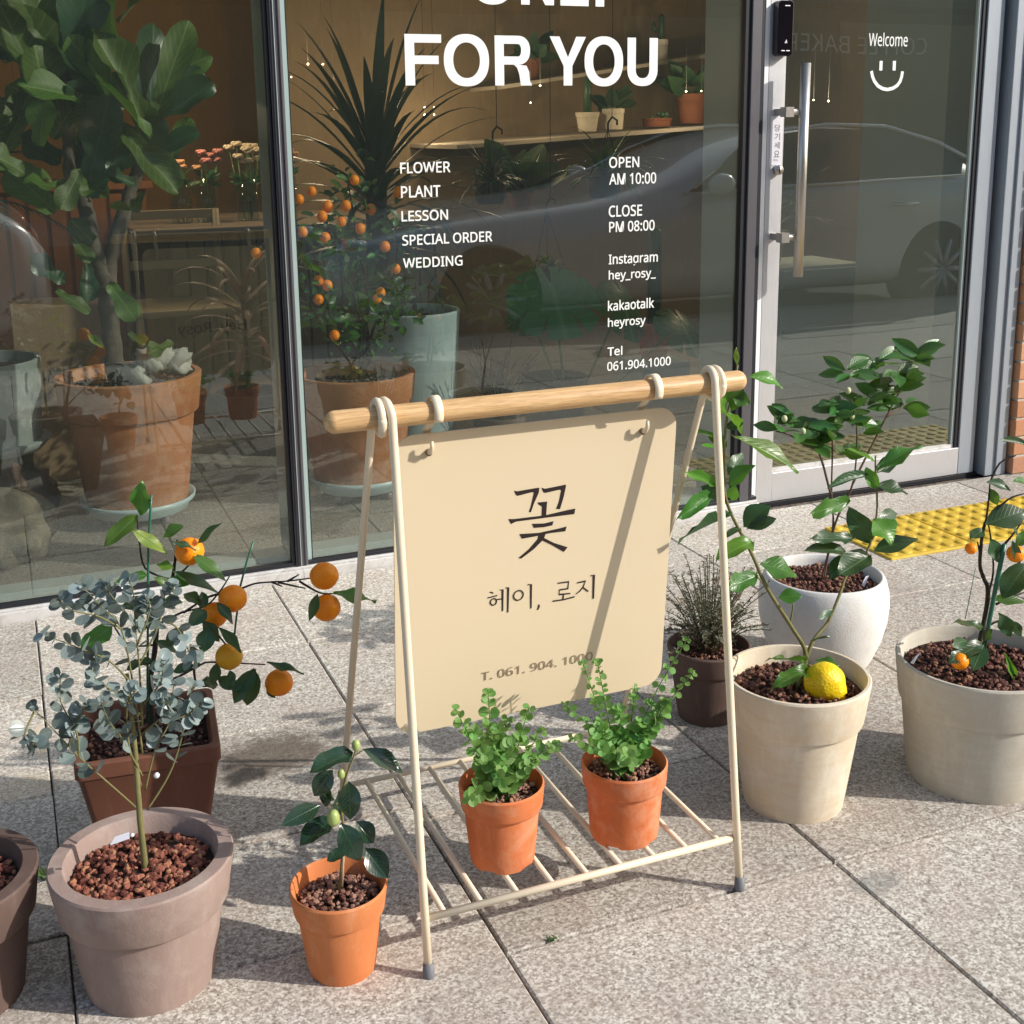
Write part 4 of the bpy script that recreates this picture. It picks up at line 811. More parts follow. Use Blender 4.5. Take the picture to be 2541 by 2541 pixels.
for P_ in ([(0.1868,2.01,0.4007),(0.2237,1.98,0.427),(0.2598,1.96,0.4396),(0.2818,1.95,0.4634),(0.3004,1.95,0.4884)],[(0.2269,1.98,0.4265),(0.2666,1.95,0.4589),(0.301,1.94,0.4639),(0.319,1.94,0.4687),(0.3379,1.93,0.4769),(0.3643,1.93,0.4755),(0.3875,1.92,0.4767),(0.4282,1.91,0.4794)],[(0.4081,1.92,0.4735),(0.4378,1.91,0.4525),(0.4583,1.9,0.4506)],[(0.3643,1.93,0.4755),(0.3817,1.93,0.465)],[(0.3881,1.92,0.4759),(0.4087,1.92,0.4853)],[(0.3755,1.93,0.473),(0.4197,1.93,0.4554)],
 [(0.1734,2.02,0.2907),(0.2094,1.98,0.3155),(0.2447,1.96,0.3388),(0.258,1.95,0.3455),(0.2837,1.94,0.3434),(0.3092,1.94,0.338),(0.3463,1.93,0.333)],[(0.2598,1.96,0.4396),(0.2695,1.95,0.4023),(0.2857,1.94,0.3751),(0.2941,1.94,0.3522)],[(0.2137,2,0.4778),(0.174,2,0.5049),(0.1682,2,0.554),(0.1681,2,0.595)],[(0.2137,2,0.4778),(0.2434,1.99,0.5047),(0.2586,1.99,0.5373)],[(0.1819,2.02,0.3618),(0.1382,1.99,0.3816),(0.1155,1.98,0.4245)],[(0.2332,1.95,0.3451),(0.2372,1.95,0.3087),(0.2683,1.94,0.307)]):
    stem('branch',P_,.0022,.0011,M['bark_dark'],t,4,6,.2)
stem('stake',[(0.1573,2,0.237),(0.178,1.99,0.5139),(0.1825,1.99,0.5585),(0.1916,1.99,0.63)],.0022,.002,M['stake'],t,2,7); stem('stake',[(0.2983,1.97,0.3319),(0.3186,1.96,0.466),(0.3447,1.96,0.5392)],.0018,.0017,M['stake'],t,2,7)
for c,r,m in (((0.2449,1.99,0.5267),.0238,'orange'),((0.3009,1.935,0.4552),.0232,'orange'),((0.2723,1.955,0.4239),.022,'orange'),((0.4467,1.905,0.4817),.0238,'orange'),((0.447,1.9,0.4277),.0232,'orange'),((0.2889,1.935,0.3559),.0225,'orange_y'),((0.3654,1.92,0.3012),.0235,'orange')):
    fruit_obj(t,c,r,m)
leaves(t,CI,[((0.4583,1.9,0.4506),(0.5298,1.89,0.4291),0.0315,0),((0.43,1.885,0.4605),(0.4104,1.87,0.4219),0.0170,2),((0.3467,1.92,0.3407),(0.4016,1.89,0.3229),0.0160,2),((0.3258,1.92,0.3353),(0.3055,1.9,0.2801),0.0318,2),((0.3279,1.91,0.337),(0.2844,1.9,0.2886),0.0290,2),((0.3007,1.9,0.3095),(0.2834,1.92,0.3198),0.0158,2),((0.3436,1.92,0.2967),(0.3554,1.91,0.28),0.0107,2),
((0.2675,1.93,0.3513),(0.2578,1.92,0.3177),0.0184,2),((0.2873,1.93,0.3341),(0.2902,1.92,0.3135),0.0132,2),((0.257,1.94,0.4453),(0.2266,1.92,0.483),0.0181,2),((0.2557,1.93,0.4492),(0.2531,1.94,0.4737),0.0143,2),((0.2573,1.93,0.4434),(0.2255,1.91,0.4322),0.0246,2),((0.2726,1.92,0.4584),(0.2928,1.9,0.4258),0.0181,2),((0.2718,1.92,0.4155),(0.3046,1.9,0.375),0.0170,2),((0.2558,1.92,0.4162),(0.243,1.9,0.3862),0.0285,2),((0.2485,1.93,0.4276),(0.2721,1.91,0.3964),0.0195,2),
((0.1695,2,0.5962),(0.1112,1.98,0.5563),0.0297,0),((0.1757,2,0.5954),(0.1777,1.99,0.6539),0.0311,0),((0.157,1.99,0.5771),(0.2075,1.97,0.5352),0.0208,3),((0.2044,1.99,0.5547),(0.2371,1.98,0.5751),0.0209,0),((0.258,1.98,0.5419),(0.2921,1.96,0.579),0.0249,2),((0.2157,1.97,0.5532),(0.2511,1.955,0.5432),0.0156,2),((0.2472,1.97,0.5287),(0.2926,1.94,0.4854),0.0236,0),((0.2152,1.98,0.4998),(0.2832,1.95,0.4646),0.0250,2),((0.208,1.98,0.4884),(0.238,1.97,0.4781),0.0210,0),((0.1911,1.99,0.5112),(0.2169,1.98,0.5064),0.0144,1),((0.1751,1.98,0.499),(0.1233,1.97,0.5037),0.0220,0),
((0.1136,1.95,0.4349),(0.0578,1.93,0.4078),0.0368,0),((0.1807,1.98,0.4552),(0.1289,1.96,0.4607),0.0221,2),((0.1918,1.97,0.45),(0.2228,1.96,0.4555),0.0196,1),((0.1865,1.97,0.4195),(0.1382,1.96,0.4213),0.0234,2),((0.2122,1.97,0.4676),(0.1859,1.97,0.4994),0.0196,0),((0.2215,1.95,0.4106),(0.1902,1.94,0.3922),0.0222,2),((0.2292,1.95,0.3812),(0.2435,1.93,0.3515),0.0223,2),((0.1731,1.98,0.351),(0.1274,1.97,0.3495),0.0197,2),((0.1788,1.98,0.3854),(0.2113,1.97,0.3623),0.0212,2),((0.2332,1.95,0.3451),(0.1996,1.94,0.345),0.0171,2),((0.2683,1.94,0.307),(0.2417,1.93,0.3236),0.0225,2),((0.2692,1.94,0.3211),(0.2942,1.92,0.3035),0.0199,2)])
# --- small terracotta pot with camellia
p4=(.369,1.577,0)
t=thing('potted_camellia','small camellia with three buds in a bright terracotta pot beside the stand leg','potted plant',p4)
pot(t,p4,.049,.137,.0715,M['terra'],.30,.0055,.0058,56,(3.6,),.020); gravel(t,p4,.060,.117,330,.0082,M['lava3'],.006,8)
b4=(.369,1.577,.118)
stem('stem',[b4,(0.3795,1.577,0.2053),(0.3785,1.577,0.2631),(0.3871,1.577,0.299),(0.4003,1.577,0.3306),(0.4038,1.577,0.3442)],.0024,.0012,M['bark_green'],t,5,7,.15)
for q in ([(0.3785,1.577,0.2631),(0.3556,1.57,0.2628)],[(0.3792,1.577,0.2247),(0.4008,1.57,0.2169)],[(0.4003,1.577,0.3306),(0.413,1.575,0.337)]): stem('branch',q,.0012,.0009,M['bark_green'],t)
CA=[('ov','camel',.14,.12,0),('ov','camel',.26,.22,0)]
leaves(t,CA,[((0.3993,1.577,0.3358),(0.33,1.55,0.3357),0.0361,1),((0.4135,1.577,0.3371),(0.4652,1.55,0.3077),0.0253,1),((0.3698,1.58,0.3139),(0.3391,1.58,0.2784),0.0274,0),((0.3886,1.565,0.2998),(0.3835,1.55,0.2475),0.0319,0),((0.3472,1.57,0.2692),(0.2882,1.55,0.2653),0.0264,0),((0.3664,1.58,0.237),(0.312,1.56,0.2232),0.0354,0),((0.37,1.55,0.247),(0.3877,1.52,0.1982),0.0328,0),((0.4003,1.58,0.2255),(0.4199,1.56,0.1972),0.0278,0),((0.4085,1.57,0.1865),(0.4325,1.54,0.1488),0.0313,0),((0.3818,1.575,0.1866),(0.3518,1.57,0.1798),0.0196,0),((0.3648,1.59,0.2885),(0.3572,1.59,0.251),0.0173,0),((0.3789,1.59,0.2751),(0.3853,1.6,0.2233),0.0233,0),((0.3942,1.59,0.2137),(0.3772,1.6,0.1765),0.0223,0),((0.3712,1.585,0.2637),(0.3497,1.59,0.2788),0.0161,0)],.15)
for c,r in (((0.402,1.57,0.3493),.0078),((0.378,1.567,0.3119),.0068),((0.3612,1.555,0.254),.0115)):
    MB().sphere(c,r,12,9,(.8,.8,1.12),None,.08,1).build('bud',M['bud'],t)
stem('stake',[(0.3698,1.56,0.1404),(0.3742,1.56,0.187)],.0016,.0016,M['bamboo'],t,2,6)
# --- two herb pots on the shelf
HK=[('rnd','herb',.32,-.10,0),('rnd','herb',.15,.12,0)]
def herb(label,c,tips,seed,extra):
    t=thing('potted_herb',label,'potted herb',(c[0],c[1],c[2]),'potted herbs on the stand shelf')
    pot(t,c,extra[0],extra[1],extra[2],M[extra[3]],.30,.0052,.0055,56,extra[4],.016); gravel(t,c,extra[2]-.011,c[2]+extra[1]-.016,260,.0078,M['lava3'],.005,seed)
    g=random.Random(seed); cnt=0
    for tip,n,s in tips:
        tip=Vector(tip); b=Vector((c[0]+g.uniform(-.018,.018),c[1]+g.uniform(-.012,.02),c[2]+extra[1]-.016)); mid=b.lerp(tip,.5)+Vector((g.uniform(-.006,.006),0,.012))
        S_=spline([b,mid,tip],8); MB().tube(S_,[.0012-.0006*i/len(S_) for i in range(len(S_))],5).build('stem',M['stem_green'],t)
        n=int(n*1.55)
        for i in range(n):
            f=.14+.86*i/(n-1); k=min(len(S_)-2,int(f*(len(S_)-1))); q=S_[k]; d=(S_[k+1]-S_[k]).normalized(); u=d.orthogonal().normalized(); w=d.cross(u); a=(i%2)*math.pi/2+g.uniform(-.5,.5); size=s*1.28*(1.12-.5*f*f)*g.uniform(.8,1.15)
            for s2 in (0,math.pi):
                e=(u*math.cos(a+s2)+w*math.sin(a+s2)+d*.25).normalized(); cnt+=1
                leaf(t,lmesh(*HK[0 if g.random()<.6 else 1]),q+e*.001,q+e*size,size*1.0,None,.7)
    for k in range(34):
        a=g.uniform(0,6.28); r=g.uniform(0,.03); q=Vector((c[0]+math.cos(a)*r,c[1]+math.sin(a)*r,c[2]+extra[1]-.01+g.uniform(0,.045))); e=Vector((math.cos(a),math.sin(a),g.uniform(.1,1))).normalized(); leaf(t,lmesh(*HK[0]),q,q+e*.019,.019,None,.7)
    return t
c5=(.637,1.608,.0915); c6=(.842,1.594,.0915)
herb('left of two terracotta herb pots on the shelf, compact rounded leaves',c5,[((0.5546,1.58,0.3719),9,.0135),((0.6145,1.6,0.3808),10,.0135),((0.6822,1.6,0.3397),8,.0145),((0.7138,1.58,0.2771),8,.014),((0.7391,1.61,0.2604),7,.012),((0.5551,1.53,0.2497),5,.015),((0.6066,1.54,0.268),5,.0165),((0.6649,1.59,0.3014),8,.015),((0.5771,1.57,0.3373),8,.015),((0.6258,1.59,0.3242),8,.0155),((0.6359,1.56,0.3036),6,.017),((0.6814,1.56,0.274),7,.015),((0.6544,1.62,0.3176),8,.014),((0.5909,1.56,0.3004),6,.016),((0.6573,1.55,0.2711),5,.016),((0.7149,1.62,0.2847),7,.013)],31,(.050,.129,.067,'terra2',(3.9,5.2,)))
herb('right of two terracotta herb pots on the shelf, tall leggy sprigs over the sign',c6,[((0.7699,1.6,0.3999),11,.0095),((0.7961,1.6,0.3964),11,.010),((0.7362,1.6,0.3362),8,.010),((0.9477,1.58,0.4148),12,.0105),((0.9472,1.56,0.3653),11,.0125),((0.8626,1.6,0.3405),9,.010),((0.7383,1.58,0.2853),6,.012),((0.8178,1.53,0.2588),6,.0175),((0.8661,1.58,0.2877),8,.014),((0.9103,1.58,0.3159),9,.0125),((0.8351,1.6,0.3089),9,.013),((0.7837,1.59,0.2913),8,.0145),((0.7827,1.56,0.2652),6,.016),((0.8653,1.57,0.2561),7,.0145),((0.8993,1.58,0.2788),8,.0125),((0.824,1.6,0.2713),8,.014)],32,(.0545,.126,.0695,'terra2',(3.9,5.2,)))
# --- beige pot with lemon tree
p7=(1.243,1.70,0)
t=thing('potted_lemon_tree','lemon tree with one big yellow lemon in the beige sandstone pot right of the stand','potted plant',p7)
pot(t,p7,.089,.245,.129,M['beige'],.33,.007,.010,64,None,.028); gravel(t,p7,.112,.217,620,.0095,M['lava2'],.006,11)
stem('trunk',[(1.243,1.70,.215),(1.2592,1.7,0.2784),(1.2233,1.7,0.3404),(1.165,1.69,0.4229),(1.131,1.69,0.4913),(1.0856,1.69,0.5736),(1.0732,1.69,0.6261),(1.0746,1.69,0.713),(1.0824,1.69,0.7582),(1.0944,1.69,0.8175)],.0044,.0016,M['bark_green'],t,5,8,.12)
stem('trunk',[(1.247,1.70,.215),(1.2697,1.7,0.2942),(1.3109,1.71,0.3254),(1.3438,1.72,0.374),(1.3641,1.73,0.3996),(1.4137,1.74,0.4337),(1.4401,1.75,0.4987),(1.4399,1.76,0.5857),(1.4385,1.76,0.6086)],.0036,.0014,M['bark_green'],t,5,8,.12)
for q in ([(1.2233,1.7,0.3404),(1.2278,1.7,0.3735),(1.2231,1.7,0.3856)],[(1.165,1.69,0.4229),(1.1379,1.68,0.4503)],[(1.0841,1.69,0.7038),(1.0856,1.68,0.6991)],[(1.3641,1.73,0.3996),(1.344,1.72,0.4503)],[(1.3109,1.71,0.3254),(1.3125,1.7,0.3518)],[(1.2645,1.7,0.2566),(1.2619,1.66,0.2601)]): stem('branch',q,.0018,.0012,M['bark_green'],t)
leaves(t,CI,[((1.0856,1.68,0.6991),(1.1937,1.64,0.6444),0.0358,1),((1.1101,1.68,0.7979),(1.1678,1.66,0.7829),0.0289,1),((1.1043,1.69,0.6996),(1.0352,1.66,0.7754),0.0353,1),((1.0788,1.68,0.7438),(1.0917,1.67,0.788),0.0222,0),((1.0929,1.69,0.8176),(1.0905,1.69,0.8464),0.0092,3),((1.078,1.68,0.617),(1.1088,1.66,0.657),0.0318,0),((1.0834,1.68,0.5914),(1.0824,1.67,0.6192),0.0199,1),((1.0506,1.69,0.6026),(0.9749,1.66,0.586),0.0250,0),((1.0642,1.7,0.6141),(1.0001,1.69,0.6473),0.0212,1),((1.0636,1.69,0.6945),(1.0076,1.69,0.7208),0.0157,1),((1.0617,1.68,0.6766),(1.0209,1.67,0.6997),0.0196,1),((1.0834,1.68,0.5649),(0.9623,1.64,0.5579),0.0098,2),
((1.1217,1.7,0.5339),(1.1566,1.68,0.5748),0.0394,2),((1.1216,1.69,0.5341),(1.1556,1.66,0.5589),0.0216,2),((1.1277,1.68,0.5128),(1.0359,1.64,0.5158),0.0440,1),((1.1395,1.68,0.4515),(1.0673,1.66,0.4469),0.0318,0),((1.1564,1.7,0.4625),(1.2158,1.67,0.4489),0.0456,0),((1.1968,1.7,0.3943),(1.2308,1.68,0.4019),0.0280,0),((1.2644,1.7,0.2605),(1.1651,1.67,0.3041),0.0169,0),((1.2593,1.69,0.251),(1.1583,1.64,0.2704),0.0351,0),((1.2816,1.7,0.2612),(1.3096,1.67,0.2607),0.0244,0),((1.315,1.7,0.3545),(1.2762,1.69,0.345),0.0121,2),((1.3152,1.7,0.3015),(1.2601,1.69,0.3075),0.0086,2),
((1.4235,1.74,0.4939),(1.4418,1.7,0.4615),0.0554,1),((1.4382,1.75,0.4284),(1.5105,1.72,0.4585),0.0400,2),((1.4299,1.75,0.4452),(1.385,1.76,0.5147),0.0412,2),((1.4132,1.73,0.4308),(1.3127,1.69,0.4197),0.0476,2),((1.385,1.74,0.4648),(1.2716,1.72,0.4849),0.0288,2),((1.3667,1.74,0.4421),(1.2706,1.72,0.4701),0.0331,2),((1.3567,1.73,0.4376),(1.3143,1.71,0.4111),0.0288,2),((1.3878,1.76,0.5289),(1.2785,1.73,0.5278),0.0245,0),((1.4348,1.75,0.5827),(1.5136,1.73,0.633),0.0336,0),((1.4375,1.76,0.5966),(1.3636,1.75,0.6345),0.0247,1),((1.4339,1.75,0.5547),(1.4843,1.72,0.5435),0.0337,2),((1.4254,1.76,0.5737),(1.3305,1.75,0.5699),0.0203,2),((1.4344,1.75,0.547),(1.42,1.76,0.588),0.0220,1),((1.46,1.77,0.4801),(1.516,1.78,0.4854),0.0225,2),
((1.0825,1.69,0.7549),(1.0541,1.7,0.7959),0.0223,1),((1.0789,1.68,0.7673),(1.1014,1.66,0.7591),0.0235,0),((1.0745,1.69,0.7151),(1.0961,1.67,0.7239),0.0197,2),((1.0778,1.69,0.6806),(1.0488,1.7,0.7054),0.0185,0),((1.1096,1.69,0.5372),(1.0671,1.67,0.5352),0.0175,2),((1.0872,1.7,0.6287),(1.1305,1.72,0.6606),0.0203,2),((1.0869,1.71,0.584),(1.0554,1.73,0.6072),0.0230,2),((1.4427,1.77,0.5675),(1.509,1.78,0.588),0.0223,2)],.22)
lc=(1.2762,1.665,0.2354)
o=MB().sphere((0,0,0),.0365,36,26,(1,1,1.0),None,.03,2)
for i,v in enumerate(o.V):
    v=Vector(v); d=v.normalized(); ax=Vector((.30,-.80,-.45)).normalized(); k=d.dot(ax)
    if k>.80: f=(k-.80)/.20; v+=ax*.007*f*(1+.5*math.sin(k*75+4*d.x))
    elif k>.66: v*=.985
    v+=d*.0008*noise.noise(v*90); o.V[i]=tuple(v)
o=o.build('lemon',M['lemon'],t); o.matrix_basis=Matrix.Translation(lc)
stem('tag_stake',[(1.3376,1.66,0.186),(1.3346,1.66,0.2216)],.0012,.0012,M['tag'],t,2,5)
# --- white round pot with camellia bush
p9=(1.637,2.155,0)
t=thing('potted_camellia_bush','taller many stemmed camellia in the rounded rough white pot','potted plant',p9)
pr=[(.0001,.003),(.085,.001),(.098,.004),(.112,.03),(.130,.075),(.1405,.12),(.1435,.155),(.141,.185),(.135,.208),(.130,.217),(.126,.220),(.122,.217),(.120,.205),(.118,.19)]
MB().lathe(pr,p9,64,None,False).build('pot',M['whitepot'],t); MB().lathe([(.12,.19),(.001,.193)],p9,28).build('soil',M['soil'],t); gravel(t,p9,.119,.198,560,.0095,M['lava2'],.005,12)
mk('tag',[(1.6965,2.1,0.1995),(1.7074,2.1,0.2186),(1.7161,2.1,0.2191),(1.6964,2.09,0.1983)],[(0,1,2,3)],M['tag'],t)
BR=[[(1.63,2.155,.2),(1.6549,2.155,0.3159),(1.6473,2.155,0.3989),(1.6438,2.155,0.5057),(1.6381,2.155,0.5534)],[(1.635,2.155,.2),(1.6568,2.15,0.3321),(1.6916,2.14,0.4242),(1.6957,2.14,0.5389),(1.6753,2.14,0.6156)],[(1.6463,2.155,0.3972),(1.6141,2.16,0.4952),(1.589,2.16,0.5125),(1.5427,2.17,0.5423),(1.5061,2.17,0.5551)],[(1.6916,2.14,0.4242),(1.743,2.15,0.4958),(1.7814,2.15,0.5633),(1.8152,2.15,0.6185),(1.8543,2.15,0.6769)],[(1.7814,2.15,0.5633),(1.8341,2.16,0.578)],[(1.8152,2.15,0.6185),(1.7826,2.16,0.6014)]]
for q in BR: stem('branch',q,.0028,.0014,M['bark_brown'],t,5,7,.15)
CB=('lan','camel2',.16,.12,0); g=random.Random(5)
def cluster(par,c,n,Ls,spread,key,upw=.3,wf=.45):
    Ls*=1.12
    c=Vector(c)
    for i in range(n):
        a=i*2.4+g.uniform(-.4,.4); e=Vector((math.cos(a),math.sin(a)*.8,upw+g.uniform(-.45,.35))).normalized(); o_=Vector((g.uniform(-1,1),g.uniform(-1,1),g.uniform(-1,1)))*spread; L_=Ls*g.uniform(.75,1.15)
        leaf(par,lmesh(*key),c+o_,c+o_+e*L_,L_*wf*g.uniform(.9,1.15),None,.6)
for c,n,Ls,sp in (((1.753,2.15,0.6827),7,.055,.012),((1.6298,2.15,0.6002),8,.05,.015),((1.8341,2.16,0.578),6,.05,.012),((1.6677,2.15,0.4878),6,.05,.012),((1.6657,2.14,0.6742),9,.058,.012),((1.8059,2.15,0.6421),13,.06,.022),((1.8562,2.15,0.6966),8,.062,.012),((1.5608,2.16,0.5587),11,.056,.025),((1.6712,2.14,0.5757),12,.056,.022),((1.6141,2.16,0.5368),10,.055,.02),((1.7258,2.15,0.5998),6,.05,.012),((1.6102,2.16,0.5101),6,.05,.012),((1.7686,2.15,0.6092),6,.055,.012),((1.7236,2.15,0.5455),5,.055,.015),((1.5263,2.17,0.5619),7,.048,.015)):
    cluster(t,c,n,Ls,sp,CB)
for c in ((1.6512,2.12,0.6404),(1.664,2.12,0.5825),(1.5539,2.14,0.5567),(1.5125,2.15,0.5863),(1.6432,2.14,0.5849)): MB().sphere(c,.0075,10,8,(.85,.85,1.05)).build('bud',M['budp'],t)
# --- dark pot with fine-leaved shrub
p10=(1.277,2.05,0)
t=thing('potted_tea_tree','fine twiggy tea tree shrub in a dark umber pot behind the sign stand','potted plant',p10)
pot(t,p10,.062,.156,.087,M['umber'],.3,.004,.008,48,None,.02); gravel(t,p10,.075,.138,240,.008,M['lava2'],.004,14)
V=[];F=[]; tw=MB(); g=random.Random(9)
for i in range(125):
    a=g.uniform(0,6.28); r=.115*math.sqrt(g.random()); h=g.uniform(.06,.20)-r*.35; e=Vector((1.277+math.cos(a)*r*1.15,2.05+math.sin(a)*r,.15+h)); b=Vector((1.277+math.cos(a)*.012,2.05+math.sin(a)*.012,.138)); mid=b.lerp(e,.5)+Vector((0,0,.02)); S_=spline([b,mid,e],7); tw.tube(S_,[.0009]*len(S_),4,False)
    for k in range(40):
        f=g.uniform(.2,1); q=S_[min(len(S_)-1,int(f*(len(S_)-1)))].lerp(S_[min(len(S_)-1,int(f*(len(S_)-1))+1)],g.random()); d=Vector((g.uniform(-1,1),g.uniform(-1,1),g.uniform(-.2,1))).normalized(); L_=g.uniform(.006,.0115); w=d.orthogonal().normalized()*.0013; n0=len(V); V+=[q,q+d*L_*.5+w,q+d*L_,q+d*L_*.5-w]; F.append((n0,n0+1,n0+2,n0+3))
tw.build('twigs',M['bark_brown'],t); tag(mk('needle_foliage',V,F,M['needle'],t,False,[(.5,.9)]*len(V)),kind='stuff')
# --- greige pot with orange tree at right
p8=(1.607,1.642,0)
t=thing('potted_orange_tree','orange tree in the wide greige stone pot at the right edge','potted plant',p8,'potted orange trees')
pot(t,p8,.120,.234,.152,M['greige'],.36,.006,.010,72,None,.022); gravel(t,p8,.135,.210,800,.0098,M['lava2'],.008,15)
b8=(1.60,1.65,.21)
stem('trunk',[b8,(1.6215,1.65,0.3423),(1.6061,1.65,0.387),(1.5963,1.65,0.4125),(1.5969,1.65,0.4686),(1.6038,1.65,0.4959)],.0046,.0025,M['bark_dark'],t,5,8,.15)
for q in ([(1.6211,1.65,0.3463),(1.6293,1.65,0.392),(1.6202,1.65,0.4491),(1.6066,1.65,0.4955)],[(1.6349,1.64,0.4425),(1.6568,1.64,0.4609),(1.6783,1.64,0.4841)],[(1.6026,1.65,0.4884),(1.6057,1.65,0.526),(1.606,1.65,0.5637)],[(1.6066,1.65,0.4955),(1.6406,1.64,0.5319),(1.6684,1.63,0.5424)],[(1.6409,1.65,0.3272),(1.659,1.64,0.3397),(1.698,1.64,0.3453)],[(1.6163,1.65,0.2838),(1.6437,1.64,0.2988),(1.673,1.63,0.2936)],[(1.5959,1.65,0.428),(1.5869,1.65,0.4562)],[(1.6051,1.65,0.5638),(1.6251,1.65,0.599),(1.6514,1.64,0.6133)]): stem('branch',q,.0024,.0014,M['bark_dark'],t,4,6,.15)
stem('stake',[(1.6012,1.63,0.2547),(1.6181,1.63,0.3695),(1.631,1.63,0.4523)],.0042,.0042,M['stake'],t,2,8); MB().tube([(1.5428,1.62,0.3275),(1.5577,1.62,0.4207)],.0008,5).build('wire',M['stake'],t)
for c,r,m in (((1.5634,1.64,0.4506),.0108,'orange'),((1.6495,1.62,0.4344),.0165,'orange'),((1.5178,1.6,0.2579),.0155,'orange')): fruit_obj(t,c,r,m)
leaves(t,CI,[((1.593,1.64,0.4912),(1.6686,1.62,0.5172),0.0449,2),((1.5965,1.65,0.5672),(1.6399,1.63,0.5551),0.0217,2),((1.6078,1.65,0.5545),(1.617,1.64,0.5243),0.0174,0),((1.5893,1.64,0.4819),(1.5513,1.63,0.4736),0.0245,2),((1.6048,1.64,0.4644),(1.625,1.63,0.4171),0.0277,2),((1.6795,1.62,0.4099),(1.6069,1.6,0.3649),0.0481,2),((1.6166,1.64,0.3451),(1.6724,1.61,0.3444),0.0250,0),((1.5954,1.63,0.2983),(1.5081,1.61,0.3295),0.0276,2),((1.5897,1.62,0.2687),(1.4866,1.59,0.2747),0.0347,2),((1.5818,1.61,0.2741),(1.5315,1.58,0.2475),0.0318,2),((1.6283,1.63,0.3209),(1.6476,1.61,0.2765),0.0251,2),((1.6628,1.63,0.2993),(1.6812,1.62,0.2682),0.0179,2),((1.6199,1.6,0.2571),(1.634,1.57,0.1931),0.0132,1),((1.6362,1.6,0.6431),(1.5728,1.6,0.6595),0.0155,2),((1.6954,1.64,0.5515),(1.6414,1.63,0.5684),0.0262,0),((1.6611,1.63,0.4634),(1.6342,1.63,0.4976),0.0189,2),((1.6838,1.62,0.4709),(1.6477,1.62,0.4531),0.0219,0),((1.5988,1.63,0.2709),(1.6059,1.62,0.2972),0.0176,2),((1.5512,1.62,0.2834),(1.5004,1.6,0.2927),0.0188,2),((1.6266,1.64,0.3802),(1.6342,1.63,0.3591),0.0162,2),((1.6508,1.61,0.4175),(1.6273,1.61,0.4667),0.0159,2)],.25)
mk('tag',[(1.424,1.62,0.264),(1.434,1.62,0.2737),(1.4468,1.62,0.2813),(1.4225,1.61,0.2661)],[(0,1,2,3)],M['tag'],t)

# ================================================================ SHOP INTERIOR
fl=mk('shop_floor',[(-3,3.335,-.012),(4.6,3.335,-.012),(4.6,9,-.012),(-3,9,-.012)],[(0,1,2,3)],M['joint']); struct(fl)
for i in range(13):
    for j in range(9):
        V,F=tile_mesh(.596,.596,i*9+j+999); o=mk('floor_tile',V,F,M['granite_in'],fl); o.location=(-3.2+i*.6,3.34+j*.6,0)
ww=mk('back_wall',[(-3,8.2,0),(4.6,8.2,0),(4.6,8.2,2.9),(-3,8.2,2.9)],[(3,2,1,0)],M['ochre']); struct(ww)
o=MB().box(-3.1,-3,3.5,8.2,0,2.9).build('side_wall',M['ochre'],None,False); struct(o)
o=MB().box(4.6,4.7,3.5,8.2,0,2.9).build('side_wall',M['ochre2'],None,False); struct(o)
o=MB().box(-3,4.6,3.5,8.2,2.86,2.898).build('ceiling',M['ceil'],None,False); struct(o)
o=MB().box(3.06,3.16,3.47,3.92,0,2.85).build('return_wall',M['wallg'],None,False); struct(o)
o=MB().box(1.45,4.6,6.75,6.85,0,2.85).build('partition_wall',M['ochre2'],None,False); struct(o)
# slatted dado on the back wall
dd=thing('slatted_counter','pale slatted flower counter with thin curved top inside the left pane','counter',(1.2,6.5,0))
box('top',.55,2.0,5.55,6.5,.755,.785,M['woodl'],dd,.008)
first=None
for k in range(16):
    x=.72+k*.078
    if first is None: first=box('slat',0,.066,5.72,5.745,.02,.75,M['woodl'],dd); o=first
    else: o=first.copy(); link(o,dd)
    o.location=(x,0,0)
box('core',.70,1.98,5.75,6.4,.02,.75,M['woodd'],dd)
cb=thing('pine_cabinet','orange slatted pine cabinet behind the fiddle leaf fig trunk','cabinet',(.2,6.8,0))
box('carcass',-.5,.72,6.55,7.1,.02,.92,M['woodo'],cb); box('top',-.53,.75,6.5,7.13,.92,.96,M['woodo'],cb,.004)
s0=None
for k in range(13):
    if s0 is None: s0=box('slat',-.5,-.425,6.52,6.548,.04,.9,M['woodo'],cb); o=s0
    else: o=s0.copy(); link(o,cb)
    o.location=(k*.0945,0,0)
def simple_pot(par,c,rb,h,rt,m,band=.25,lip=.006): return pot(par,c,rb,h,rt,M[m],band,lip,.012,36,None,.03)
